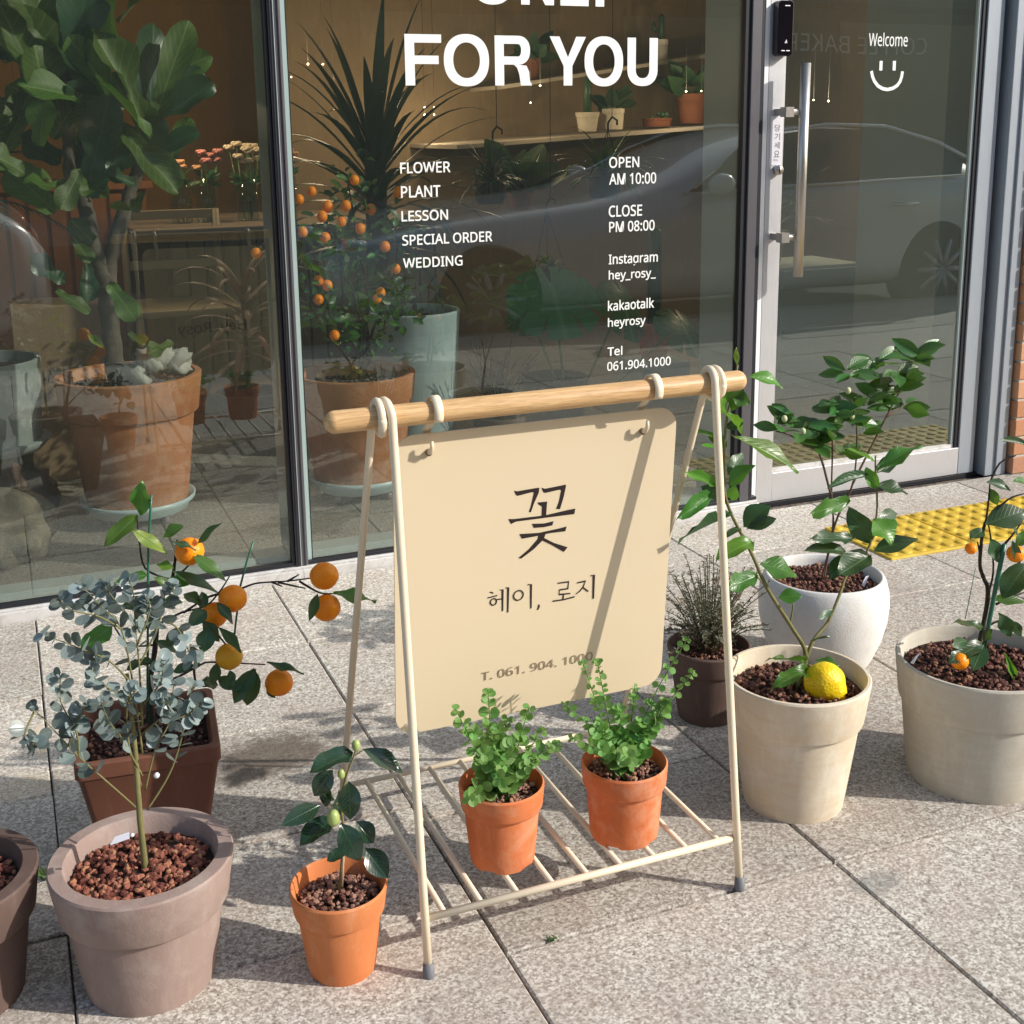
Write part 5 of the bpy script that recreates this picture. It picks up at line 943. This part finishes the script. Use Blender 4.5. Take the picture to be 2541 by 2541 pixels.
# flowers in vases on the counter
g=random.Random(77)
for i,(px,py,col,n,lab) in enumerate(((440,425,'petal2',5,'glass vase of peach flowers at the left end of the slatted counter'),(480,400,'petal3',7,'glass vase of pink flowers second from the left on the slatted counter'),(545,400,'petal',11,'large glass vase of cream flowers in the middle of the slatted counter'),(612,410,'petal2',6,'glass vase of peach daisies nearest the mullion on the slatted counter'))):
    x={440:.80,480:.915,545:1.105,612:1.29}[px]; t=thing('flower_vase',lab,'vase of flowers',(x,5.9,.786),'flower vases on the counter')
    MB().lathe([(.001,.003),(.045,0),(.05,.01),(.05,.2),(.047,.2)],(x,5.9,.786),20,None,False).build('vase',M['vase'],t)
    sm=MB(); hp=[]
    for k in range(n):
        a=g.uniform(0,6.28); r=g.uniform(0,.075); e=Vector((x+math.cos(a)*r*1.2,5.9+math.sin(a)*r,.786+.27+g.uniform(-.04,.05)+(.04 if n>9 else 0))); sm.tube([(x+math.cos(a)*.02,5.9,.79),e],.002,5); hp.append(e)
    sm.build('stems',M['stem_green'],t)
    for e in hp:
        h=MB()
        for q in range(9):
            b=q*.7; h.sphere(e+Vector((math.cos(b)*.014,math.sin(b)*.014,.004*(q%3))),.013,7,5,(1,1,.6))
        h.build('flower_head',M[col],t)
    for k in range(10):
        a=g.uniform(0,6.28); b=Vector((x,5.9,.97)); leaf(t,lmesh('lan','indoor'),b,b+Vector((math.cos(a)*.08,math.sin(a)*.06,g.uniform(-.02,.07))),.03)
# --- fiddle leaf fig in the big terracotta pot
def saucer(par,c,r,z,wheels=True):
    MB().lathe([(.001,z),(r*.82,z),(r*.86,z+.004),(r*.9,z+.02),(r*.985,z+.032),(r,z+.045),(r-.006,z+.046),(r*.9,z+.03),(.001,z+.03)],(c[0],c[1],0),48,None,False).build('saucer',M['plastic'],par)
    if wheels:
        for k in range(4):
            a=.6+k*math.pi/2; MB().tube([(c[0]+math.cos(a)*r*.68-.01,c[1]+math.sin(a)*r*.68,.016),(c[0]+math.cos(a)*r*.68+.01,c[1]+math.sin(a)*r*.68,.016)],.016,10).build('castor',M['inkg'],par)
fx=(.34,3.95,0)
t=thing('potted_fiddle_leaf_fig','tall fiddle leaf fig in a big terracotta pot with driftwood, behind the left pane','potted plant',fx)
saucer(t,fx,.178,.030); pot(t,(.34,3.95,.062),.155,.405,.222,M['terra3'],.30,.014,.022,64,None,.03,M['soil']); gravel(t,(.34,3.95,0),.19,.434,260,.013,M['lava3'],.005,41)
dv=MB()
for i in range(16):
    a=i/15; dv.sphere((.33+a*.17+g.uniform(-.02,.02),3.86+g.uniform(-.03,.03),.475+.045*math.sin(a*2.6)+g.uniform(-.012,.012)),g.uniform(.02,.04),12,9,(1.3,.8,.8),Matrix.Rotation(g.uniform(-1,1),3,'Y'),.6,i)
dv.build('driftwood',M['drift'],t)
stem('trunk',[(.33,3.95,.42),(0.3013,3.95,0.504),(0.3002,3.95,0.6547),(0.2964,3.95,0.7539),(0.2767,3.95,0.8284),(0.2638,3.95,0.9258),(0.2513,3.95,1.0099),(0.2233,3.95,1.0817),(0.2276,3.95,1.1983),(0.2312,3.95,1.3705)],.034,.016,M['bark_grey'],t,5,11,.18)
stem('trunk',[(0.3014,3.95,0.729),(0.3174,3.95,0.8263),(0.3519,3.95,0.9221),(0.373,3.95,0.9818),(0.4064,3.95,1.065),(0.4497,3.95,1.1715),(0.4684,3.95,1.2661)],.026,.014,M['bark_grey'],t,5,11,.18)
FK=[('fid','fig',.18,.14,.04),('fid','figd',.14,.10,.03),('fid','fig',.30,.25,.05),('ov','citrus_yel',.1,.1,.03)]
leaves(t,FK,[((0.1726,3.9,1.2331),(0.0875,3.8,1.5498),0.1336,0),((0.2484,3.95,1.2444),(0.2623,3.9,1.5357),0.1462,1),((0.1548,3.85,1.2752),(0.1626,3.8,1.4309),0.1334,0),((0.1408,3.8,1.164),(0.1582,3.75,1.2862),0.0877,0),((0.1768,3.85,1.1821),(0.262,3.82,1.3075),0.0712,0),((0.4396,3.85,1.1896),(0.322,3.8,1.4873),0.0927,0),((0.4556,3.9,1.2186),(0.4922,3.95,1.5105),0.0838,1),((0.462,3.85,1.2298),(0.5814,3.85,1.518),0.0897,0),((0.4685,3.85,1.224),(0.6313,3.8,1.3371),0.0734,1),((0.5067,4,1.3025),(0.6395,4,1.3743),0.0518,1),((0.4387,3.8,1.1783),(0.3268,3.75,1.3427),0.0828,2),((0.2729,3.85,1.0832),(0.324,3.8,1.2554),0.1068,1),((0.3725,3.8,1.1963),(0.4972,3.7,1.0339),0.0974,2),((0.4578,3.9,1.1221),(0.5791,3.85,1.2076),0.0721,1),((0.2111,3.9,1.0392),(0.0999,3.8,1.0645),0.0719,0),((0.2971,3.85,1.0363),(0.2296,3.8,1.0426),0.0420,0),((0.3945,3.85,1.0474),(0.3058,3.8,1.0838),0.0517,1),((0.3781,3.8,0.9754),(0.3081,3.78,0.9952),0.0257,3),((0.4103,3.8,1.0255),(0.3731,3.75,0.9784),0.0304,0),((0.2107,3.85,0.8996),(0.2472,3.8,0.8295),0.0493,0),
((0.239,3.85,0.8216),(0.236,3.8,0.7206),0.0614,1),((0.2939,3.8,0.768),(0.3548,3.75,0.6632),0.0661,0),((0.1456,3.8,0.7534),(0.2303,3.75,0.6955),0.0489,0),((0.3367,3.8,0.6142),(0.3801,3.75,0.5894),0.0430,0),((0.4673,3.8,0.5773),(0.3852,3.75,0.5648),0.0457,0),((0.2161,3.75,0.6306),(0.2594,3.72,0.5893),0.0210,3),((0.0939,3.9,1.0864),(0.0038,3.85,1.157),0.0919,0),((0.2007,4,1.1163),(0.1047,3.95,1.1885),0.0951,1),((0.2512,3.9,1.3797),(0.3126,3.85,1.6305),0.1380,1),((0.2064,3.9,1.3683),(0.1439,3.9,1.6307),0.1488,0),((0.3389,3.9,1.0801),(0.3736,3.9,1.2311),0.1072,1),((0.3222,4,1.1971),(0.3942,4,1.3733),0.1090,1),((0.2513,4,1.1744),(0.2943,3.9,1.0226),0.0839,1),((0.4392,4.05,1.28),(0.4391,4.05,1.4349),0.0984,1),((0.0992,4,1.2348),(0.0116,3.9,1.3455),0.1043,0),((0.1787,3.95,0.7608),(0.0936,3.9,0.8423),0.0718,1),((0.2657,3.9,0.8814),(0.2114,3.85,0.9463),0.0593,0),((0.19,3.85,1.4539),(0.099,3.8,1.6183),0.1228,0),((0.5105,3.95,1.1105),(0.5795,3.95,1.2415),0.0613,0),((0.243,3.8,1.0968),(0.1765,3.75,0.9879),0.0572,0)],.3)
for i in range(30):
    b=Vector((0.3298,4,1.2913))+Vector((g.uniform(-.34,.14),g.uniform(-.15,.2),g.uniform(-.34,.3))); e=Vector((g.uniform(-.7,.7),g.uniform(-.6,.4),g.uniform(.1,1))).normalized(); leaf(t,lmesh(*FK[g.choice([0,0,1])]),b,b+e*g.uniform(.17,.27),g.uniform(.09,.14),None,.8)
# --- kumquat in terracotta pot
kx=(1.053,3.90,0)
t=thing('potted_kumquat','kumquat tree full of small orange fruits in terracotta behind the middle pane','potted plant',kx)
saucer(t,kx,.172,.032); pot(t,(kx[0],kx[1],.064),.15,.355,.196,M['terra3'],.24,.006,.018,64,None,.035,M['soil']); gravel(t,kx,.165,.385,220,.012,M['greyrock'],.004,42)
stems_=[]
for q in ([(1.04,3.9,.38),(1.0871,3.9,0.5002),(1.0653,3.9,0.6351),(1.0198,3.88,0.7966),(0.998,3.88,0.9)],[(1.05,3.9,.38),(1.0835,3.9,0.5139),(1.1029,3.9,0.6591),(1.0795,3.9,0.8177),(1.0619,3.9,0.9728),(1.0493,3.9,1.0493)],[(1.06,3.9,.38),(1.1165,3.9,0.5516),(1.163,3.88,0.6709),(1.2013,3.88,0.7873),(1.1922,3.88,0.9178)],[(1.03,3.9,.38),(1.0538,3.88,0.4926),(0.979,3.86,0.5938),(0.929,3.85,0.7019),(0.9074,3.85,0.7924)],[(1.06,3.9,.38),(1.1166,3.86,0.5041),(1.1439,3.85,0.5834),(1.139,3.85,0.6365)]):
    stem('branch',q,.006,.0022,M['bark_dark'],t,4,6,.2); stems_.append(spline(q,6))
n=0
for i in range(430):
    S_=stems_[g.choice([0,0,1,1,1,2,2,3,3,4])]; q=S_[int(len(S_)*g.uniform(.3,.999))]+Vector((g.gauss(0,.052),g.gauss(0,.06),g.gauss(0,.045))); e=Vector((g.uniform(-1,1),g.uniform(-1,1),g.uniform(-.4,.9))).normalized(); L_=g.uniform(.028,.048)
    leaf(t,lmesh('ov',g.choice(['citrus','citrus','citrus_dark','indoor']),.18,.12,.03),q,q+e*L_,L_*.5,None,.9)
for c in ((1.0519,3.82,1.0431),(1.0214,3.82,0.9657),(0.9998,3.8,0.9177),(0.9466,3.83,0.9342),(0.8877,3.85,0.8866),(0.9219,3.85,1.0111),(0.8813,3.85,0.9876),(0.9697,3.85,0.9634),(1.0653,3.82,0.8911),(0.95,3.82,0.8685),(1.2033,3.85,0.9998),(1.1438,3.82,0.8316),(1.1775,3.82,0.759),(0.9183,3.8,0.7387),(0.9459,3.8,0.7219),(0.9155,3.8,0.6793),(1.1237,3.82,0.6856),(1.1109,3.82,0.6669),(0.9569,3.78,0.5654),(0.7575,3.95,0.819),(1.0539,3.95,0.8409),(1.1393,3.95,0.9417)):
    MB().sphere(c,g.uniform(.0150,.0185),12,9,(1,1,1.08)).build('fruit',M['orange'],t)
# --- blue grey pot
t=thing('blue_planter','tall pale blue grey planter with small plants beside the kumquat','planter',(1.40,4.34,0))
pot(t,(1.40,4.34,0),.135,.545,.172,M['bluepot'],.02,.0005,.014,56,None,.03,M['soil']); gravel(t,(1.40,4.34,0),.15,.512,240,.012,M['greyrock'],.004,43)
for i in range(40):
    b=Vector((1.36+g.uniform(-.05,.05),4.32+g.uniform(-.04,.04),.52+g.uniform(0,.13))); e=Vector((g.uniform(-1,1),g.uniform(-1,1),g.uniform(-.3,.8))).normalized()*.045; leaf(t,lmesh('lan','indoor'),b,b+e,.02)
for a in (-.03,0,.035): stem('stem',[(1.36+a,4.32,.51),(1.355+a*1.5,4.32,.68)],.003,.0015,M['bark_dark'],t,3,5)
# --- big dracaena behind
dx=(1.384,4.72)
t=thing('potted_dracaena','big dark spiky dracaena towering behind the kumquat tree','potted plant',(dx[0],dx[1],0))
simple_pot(t,(dx[0]-.02,dx[1]+.02,0),.12,.3,.15,'umber'); stem('trunk',[(dx[0]-.02,dx[1],.28),(dx[0]-.01,dx[1],.6),(dx[0],dx[1],.95),(dx[0],dx[1],1.15)],.045,.04,M['bark_dark'],t,4,10,.2)
def strap(par,b,ang,el,L_,w,droop,mk_,nseg=9):
    # arching leaf as its own mesh
    V=[];F=[];uv=[]; d=Vector((math.cos(ang)*math.cos(el),math.sin(ang)*math.cos(el),math.sin(el))); side=Vector((-math.sin(ang),math.cos(ang),0)); p=Vector(b)
    for i in range(nseg+1):
        u=i/nseg; ww_=w*(.55+.9*u if u<.35 else max(.02,.865*(1-((u-.35)/.65)**1.7)))
        nrm=side.cross(d).normalized()
        for j,vv in enumerate((-1,0,1)): V.append(tuple(p+side*vv*ww_/2-nrm*(abs(vv)-1)*-.12*ww_)); uv.append((u,.5+.5*vv))
        p=p+d*L_/nseg; d=(d+Vector((0,0,-droop/nseg*(.4+1.4*u)))).normalized()
    for i in range(nseg):
        for j in range(2): a=i*3+j; F.append((a,a+1,a+4,a+3))
    return mk('leaf',V,F,M[mk_],par,True,uv)
for i in range(64):
    a=i*2.39996+g.uniform(-.15,.15); f=i/63; strap(t,(dx[0]+math.cos(a)*.03,dx[1]+math.sin(a)*.03,.72+.46*(1-f)+.0),a,R_(72-62*f*1.15+g.uniform(-6,6)),g.uniform(.42,.60),g.uniform(.038,.055),g.uniform(.9,1.9)*(.6+f*.6),'drac')
# --- monstera
mx=(2.02,4.45)
t=thing('potted_monstera','monstera with huge split leaves between the two columns of lettering','potted plant',(mx[0],mx[1],0))
simple_pot(t,(mx[0],mx[1],0),.11,.22,.14,'umber')
def monstera_leaf(par,c,right,up,s):
    # c = petiole joint, right/up span the blade plane
    c=Vector(c); right=Vector(right).normalized(); up=Vector(up); up=(up-right*up.dot(right)).normalized(); nrm=right.cross(up)
    V=[tuple(c)];uv=[(0,.5)];F=[]; n=96; ring=[]
    for i in range(n+1):
        a=-math.pi*.94+i/n*math.pi*1.88; r=(.78+.22*math.cos(a))*(1-.25*abs(math.sin(a/2))**8)-.02; ph=(abs(a)*1.9+.3)%1.0
        if abs(a)>.3 and ph<.10: r*=.62
        x=math.sin(a)*r*.92; y=-math.cos(a)*r
        z=-.16*r*r-.12*abs(x)
        p=c+(right*x+up*(y)+nrm*z)*s; V.append(tuple(p)); uv.append((r,.5+.5*math.sin(a)))
        p2=c+(right*x*.5+up*y*.5+nrm*(-.02))*s
    for i in range(1,n+1): F.append((0,i,i+1))
    return mk('leaf',V,F,M['monst'],par,True,uv)
for (c,s,rt,upv,j) in (((1.9194,4.25,0.6183),.25,(1,-.15,.05),(.05,.75,.6),(2.0408,4.4,0.1167)),((2.3006,4.4,0.5304),.2,(.9,.4,-.25),(.25,.6,.5),(2.1123,4.4,0.1098)),((2.5131,4.3,0.4312),.19,(.95,.2,-.2),(-.2,.7,.55),(2.2211,4.4,0.0992)),((1.9725,4.6,0.4696),.13,(.8,-.4,0),(.4,.6,.5),(2.023,4.4,0.1184))):
    monstera_leaf(t,c,rt,upv,s); stem('petiole',[(mx[0],mx[1],.2),Vector(j)+Vector((0,0,.05)),c],.006,.004,M['stem_green'],t,5,6)
# --- terracotta pot with column cactus
t=thing('potted_cactus','tall column cactus in a terracotta pot behind the phone number lettering','potted plant',(2.72,4.85,0))
c=(2.70,4.86,.165); simple_pot(t,c,.055,.17,.085,'terra'); MB().tube([(2.70,4.86,.32),(2.70,4.86,.74),(2.70,4.86,.76)],[.034,.032,.012],10).build('cactus',M['figd'],t); box('plinth',2.58,2.82,4.74,4.98,0,.164,M['cabw'],t)
# --- wall shelves and their plants
def shelf(label,a,b,d):
    a=Vector(a);b=Vector(b); V=[]
    for p in (a,b):
        for y in (-.02,d):
            for z in (-.02,0): V.append((p.x,p.y+y,p.z+z))
    F=[(0,1,3,2),(4,6,7,5),(0,4,5,1),(2,3,7,6),(0,2,6,4),(1,5,7,3)]; return tag(mk('wall_shelf',V,F,M['shelfw'],None),label,'shelf','white wall shelves inside the shop')
shelf('long white wall shelf carrying the cacti and terracotta pots, below FOR YOU',(2.1841,6,1.1129),(4.0263,6,1.2133),.75); shelf('upper white wall shelf behind the word YOU',(2.5512,6.3,1.4146),(4.2116,6.3,1.6408),.45)
def shelfplant(label,cat,px,pb,top,w,m,kind,Ys=6.15,hh=0): pass
def onshelf(name,label,cat,c,rb,h,rt,m,grow):
    t=thing(name,label,cat,c,'small pots on the wall shelves'); pot(t,c,rb,h,rt,M[m],.25,.003,.006,28,None,.015); top=Vector(c)+Vector((0,0,h-.02))
    kind,s=grow
    if kind=='cactus': MB().tube([top,top+Vector((0,0,s*.9)),top+Vector((0,0,s))],[s*.11,s*.1,s*.03],9).build('cactus',M['figd'],t)
    elif kind=='cactus2':
        MB().tube([top,top+Vector((0,0,s*.9)),top+Vector((0,0,s))],[s*.10,s*.1,s*.03],9).build('cactus',M['figd'],t); MB().tube([top+Vector((-.02,0,s*.4)),top+Vector((-.05,0,s*.5)),top+Vector((-.05,0,s*.72))],[.014,.014,.008],7).build('cactus_arm',M['figd'],t)
    elif kind=='low':
        b=MB()
        for i in range(7): b.sphere(top+Vector((g.uniform(-.06,.06),g.uniform(-.02,.02),g.uniform(0,s))),g.uniform(.012,.02),8,6)
        b.build('succulent',M['figd'],t)
    else:
        for i in range(int(kind)):
            a=i*2.4; e=Vector((math.cos(a)*.7,math.sin(a)*.6,g.uniform(.1,1.1))).normalized(); b0=top+e*s*g.uniform(0,.35); leaf(t,lmesh('ov','figd'),b0,b0+e*s*g.uniform(.5,.8),s*.36)
            if i%3==0: stem('stem',[top,b0],.002,.0015,M['bark_dark'],t,2,5)
    return t
onshelf('shelf_plant','thin column cactus in a pale pot on the long wall shelf','potted plant',(2.9944,6.15,1.17),.048,.10,.066,'greige',('cactus',.21))
onshelf('shelf_plant','dark leafy plant in a pale pot right of the thin cactus','potted plant',(3.1498,6.15,1.1786),.052,.11,.062,'greige',('9',.2))
onshelf('shelf_plant','low terracotta bowl of small succulents under the letter U','potted plant',(3.4206,6.15,1.1904),.075,.045,.085,'terra_shade',('low',.05))
onshelf('shelf_plant','big leafy plant in a terracotta pot near the right end of the shelf','potted plant',(3.6372,6.15,1.2054),.068,.16,.088,'terra_shade',('22',.27))
onshelf('shelf_plant','branched cactus in a white pot on the upper shelf above the letter U','potted plant',(3.6083,6.45,1.5541),.035,.12,.04,'whitepot',('cactus2',.16))
onshelf('shelf_plant','small bushy plant in terracotta behind the letter R','potted plant',(2.8011,6.45,1.4455),.04,.12,.05,'terra_shade',('16',.2))
onshelf('shelf_plant','round plant in terracotta below the long shelf left of the opening hours','potted plant',(2.3682,5.6,0.8063),.05,.09,.065,'terra_shade',('26',.33))
# hanging plants
for lab,c,s,n,hk in (('spiky hanging plant on a black hook right of the FLOWER lettering',(2.0921,5.3,0.9504),.24,46,(2.1073,5.3,1.1467)),('large drooping hanging plant left of the OPEN lettering',(2.5199,5,0.9753),.27,44,(2.535,5,1.1812)),('hanging planter on wires above the monstera leaf',(2.3367,5.2,0.5577),.12,16,(2.3264,5.2,0.8298))):
    t=thing('hanging_plant',lab,'hanging plant',c,'hanging plants inside the shop'); MB().lathe([(.001,-.09),(.06,-.09),(.085,0),(.08,0),(.06,-.06)],c,24,None,False).build('hanging_pot',M['blackm'],t)
    for k in range(3):
        a=k*2.1; MB().tube([(c[0]+math.cos(a)*.08,c[1]+math.sin(a)*.08,c[2]),hk],.0022,5).build('wire',M['blackm'],t)
    H=Vector(hk); MB().tube([H,H+Vector((0,0,.03)),H+Vector((.02,0,.055)),H+Vector((.045,0,.04)),H+Vector((.045,0,.02))],.005,7).build('hook',M['blackm'],t); MB().tube([H+Vector((.02,0,.055)),(H.x+.02,H.y,2.86)],.0018,5).build('cord',M['blackm'],t)
    for i in range(n): a=g.uniform(0,6.28); strap(t,c,a,R_(g.uniform(5,75)),s*g.uniform(.7,1.2),.026 if n<45 else .017,g.uniform(1.2,2.8),'indoor' if n<45 else 'drac',7)
# --- red cordyline in a dark pot
t=thing('potted_cordyline','red leaved cordyline in a dark bowl pot beside the mullion','potted plant',(.86,4.78,0))
simple_pot(t,(.865,4.80,0),.10,.20,.135,'umber'); stem('stem',[(.86,4.8,.18),(.86,4.79,.5),(.85,4.78,.62)],.008,.006,M['bark_dark'],t,3,7)
for i in range(34): a=i*2.4; f=i/33; strap(t,(.858,4.785,.34+.26*(1-f)),a,R_(60-65*f),g.uniform(.24,.36),g.uniform(.03,.045),1.9,'redleaf',8)
# --- slate planter with palm, on driftwood
t=thing('potted_palm','thick trunked palm in a slate grey planter at the left edge','potted plant',(-.06,3.98,.27))
pot(t,(-.075,3.98,.285),.15,.255,.168,M['slatepot'],.02,.0005,.014,56,None,.03,M['soil']); MB().lathe([(.001,.262),(.15,.262),(.178,.292),(.174,.296),(.001,.28)],(-.075,3.98,0),48,None,False).build('saucer',M['slatepot'],t)
stem('trunk',[(-.10,3.98,.5),(-.105,3.97,.62),(-.12,3.97,.85),(-.16,3.98,1.0)],.058,.045,M['rock'],t,4,12,.15)
for i in range(18):
    a=i*2.4; q=Vector((-.16,3.98,1.0)); L_=g.uniform(.4,.6); el=g.uniform(.2,1.1); P_=[]; d=Vector((math.cos(a)*math.cos(el),math.sin(a)*math.cos(el),math.sin(el)))
    for k in range(8): P_.append(q.copy()); q=q+d*L_/7; d=(d+Vector((0,0,-.22))).normalized()
    fr=MB().tube(P_,[.004-.0004*k for k in range(8)],5); V=[];F=[]
    for k in range(1,8):
        for r in range(4):
            p=P_[k-1].lerp(P_[k],r/4); dd_=(P_[k]-P_[k-1]).normalized(); sd_=dd_.cross(Vector((0,0,1))).normalized()
            for s in (-1,1): n0=len(V); e=p+(sd_*s*.85+dd_*.55+Vector((0,0,-.15))).normalized()*.13*(1.1-k/9); w_=dd_*.004; V+=[p-w_,p+w_,e]; F.append((n0,n0+1,n0+2))
    f_=fr.build('frond',M['drac'],t); mk('leaflets',V,F,M['drac'],f_,False,[(.5,.9)]*len(V))
t=thing('driftwood_log','dark twisted driftwood log under the slate planter','driftwood',(-.05,3.98,0)); b=MB()
for i in range(22):
    a=g.uniform(0,6.28); b.sphere((-.05+g.uniform(-.13,.11),3.97+g.uniform(-.1,.1),g.uniform(.05,.215)),g.uniform(.045,.075),12,9,(1,.9,1.2),Matrix.Rotation(a,3,'Y'),.5,i)
b.build('log',M['driftd'],t)
t=MB().sphere((-.055,3.66,.10),.13,30,20,(1,.75,.86),None,.32,5).build('garden_rock',M['rock']); tag(t,'rounded brown mossy rock on the floor in the bottom of the left pane','rock')
# --- cream chair, boxes, cabinet
t=thing('cream_chair','cream painted wooden chair standing behind the fiddle leaf fig','chair',(.72,5.5,0))
for x,y,z in ((.52,5.3,.44),(.92,5.3,.44),(.52,5.7,.86),(.92,5.7,.86)): MB().tube([(x,y,0),(x,y,z)],.017,8).build('leg',M['chairw'],t)
box('seat',.5,.94,5.28,5.72,.44,.47,M['chairw'],t,.01)
for z in (.6,.72,.82): box('back_rail',.52,.92,5.69,5.71,z,z+.04,M['chairw'],t,.004)
tag(box('cardboard_box',.70,1.06,4.98,5.3,.0,.165,M['cardb'],None,.003),'low brown cardboard box on the shop floor left of the cordyline pot','box')
tag(box('wooden_crate',.02,.36,4.5,4.75,.0,.62,M['cardb'],None,.004),'brown wooden crate behind the big terracotta pot','crate')
t=thing('white_cabinet','pale blue white cabinet behind the door glass, right of the pull handle','cabinet',(3.45,4.8,0))
box('body',3.26,3.72,4.72,5.1,0,.56,M['cabw'],t,.004); box('door_panel',3.275,3.705,4.705,4.7195,.02,.545,M['cabw'],t,.002)
t=thing('potted_palm','small feathery palm in a grey pot on the white cabinet','potted plant',(3.33,4.85,.56))
pot(t,(3.30,4.86,.5605),.05,.16,.085,M['greige'],.2,.003,.008,32,None,.02)
for i in range(13):
    a=i*2.4; q=Vector((3.30,4.86,.70)); L_=g.uniform(.25,.4); el=g.uniform(.6,1.3); P_=[]; d=Vector((math.cos(a)*math.cos(el),math.sin(a)*math.cos(el),math.sin(el)))
    for k in range(7): P_.append(q.copy()); q=q+d*L_/6; d=(d+Vector((0,0,-.24))).normalized()
    fr=MB().tube(P_,[.003-.0003*k for k in range(7)],5).build('frond',M['drac'],t); V=[];F=[]
    for k in range(2,7):
        for r in range(3):
            p=P_[k-1].lerp(P_[k],r/3); dd_=(P_[k]-P_[k-1]).normalized(); sd_=dd_.cross(Vector((0,0,1))).normalized()
            for s in (-1,1): n0=len(V); e=p+(sd_*s*.7+dd_*.7).normalized()*.075; w_=dd_*.005; V+=[p-w_,p.lerp(e,.5)+w_,e,p.lerp(e,.5)-w_]; F.append((n0,n0+1,n0+2,n0+3))
    mk('leaflets',V,F,M['drac'],fr,False,[(.5,.9)]*len(V))
# dark twiggy bush low behind the sign bar
t=thing('potted_twig_bush','low dark twiggy bush behind the sign crossbar','potted plant',(1.66,4.1,0)); simple_pot(t,(1.66,4.15,0),.08,.16,.1,'umber'); tw=MB()
for i in range(60):
    b=Vector((1.66,4.15,.14)); e=b+Vector((g.uniform(-.15,.15),g.uniform(-.12,.12),g.uniform(.1,.3))); tw.tube([b,b.lerp(e,.5)+Vector((g.uniform(-.03,.03),0,.02)),e],.0016,4,False)
tw.build('twigs',M['bark_dark'],t)
# --- ceiling spots that show as small bright dots
bl=[(0.3951,5.6,1.4323),(0.854,5.8,1.3064),(0.3631,5.6,1.2415),(0.1281,5.6,1.3485),(1.4483,6,1.5042),(1.5205,6,1.5029),(1.4094,6.2,1.4509),(1.5694,6,1.4078),(1.9574,5.8,1.2963),(2.0064,5.8,1.296),(2.1588,6.4,1.2689),(2.2129,6.4,1.2685),(2.6085,5.9,1.4011),(2.5545,5.9,1.3163),(3.3952,5.8,1.3694),(3.4873,5.8,1.3693),(3.616,5,1.3047),(3.7009,5,1.3006)]
BLAB=['inside top left among the fig leaves','just right of the fig, high beside the ochre wall','left, low among the fig leaves','at the far left edge above the palm','left one of the pair above the dracaena tips','right one of the pair above the dracaena tips','beside the mullion left of the dracaena','among the dracaena leaves, below the pair','upper left of the four under the letter F','upper right of the four under the letter F','lower left of the four under the letter F','lower right of the four under the letter F','right under the leg of the letter R','lowest between the letters R and Y','left one in front of the terracotta pot plant','right one in front of the terracotta pot plant','left one behind the door glass','right one behind the door glass']
for i,c in enumerate(bl):
    t=thing('pendant_bulb','tiny warm glowing bulb '+BLAB[i],'bulb',c,'warm bulbs hanging inside the shop'); MB().sphere(c,.0045,8,6).build('bulb',M['bulb'],t); MB().tube([(c[0],c[1],c[2]+.01),(c[0],c[1],2.86)],.0008,4).build('cord',M['blackm'],t)
    if i in (0,1,4,7,10,12,14,17):
        l=bpy.data.lights.new('bulb_light','POINT'); l.energy=4.5 if i<16 else 9.0; l.color=(1,.74,.46); l.shadow_soft_size=.03; lo=bpy.data.objects.new('bulb_light',l); COL.objects.link(lo); lo.location=(c[0],c[1],c[2]-.02)

flush_pool()
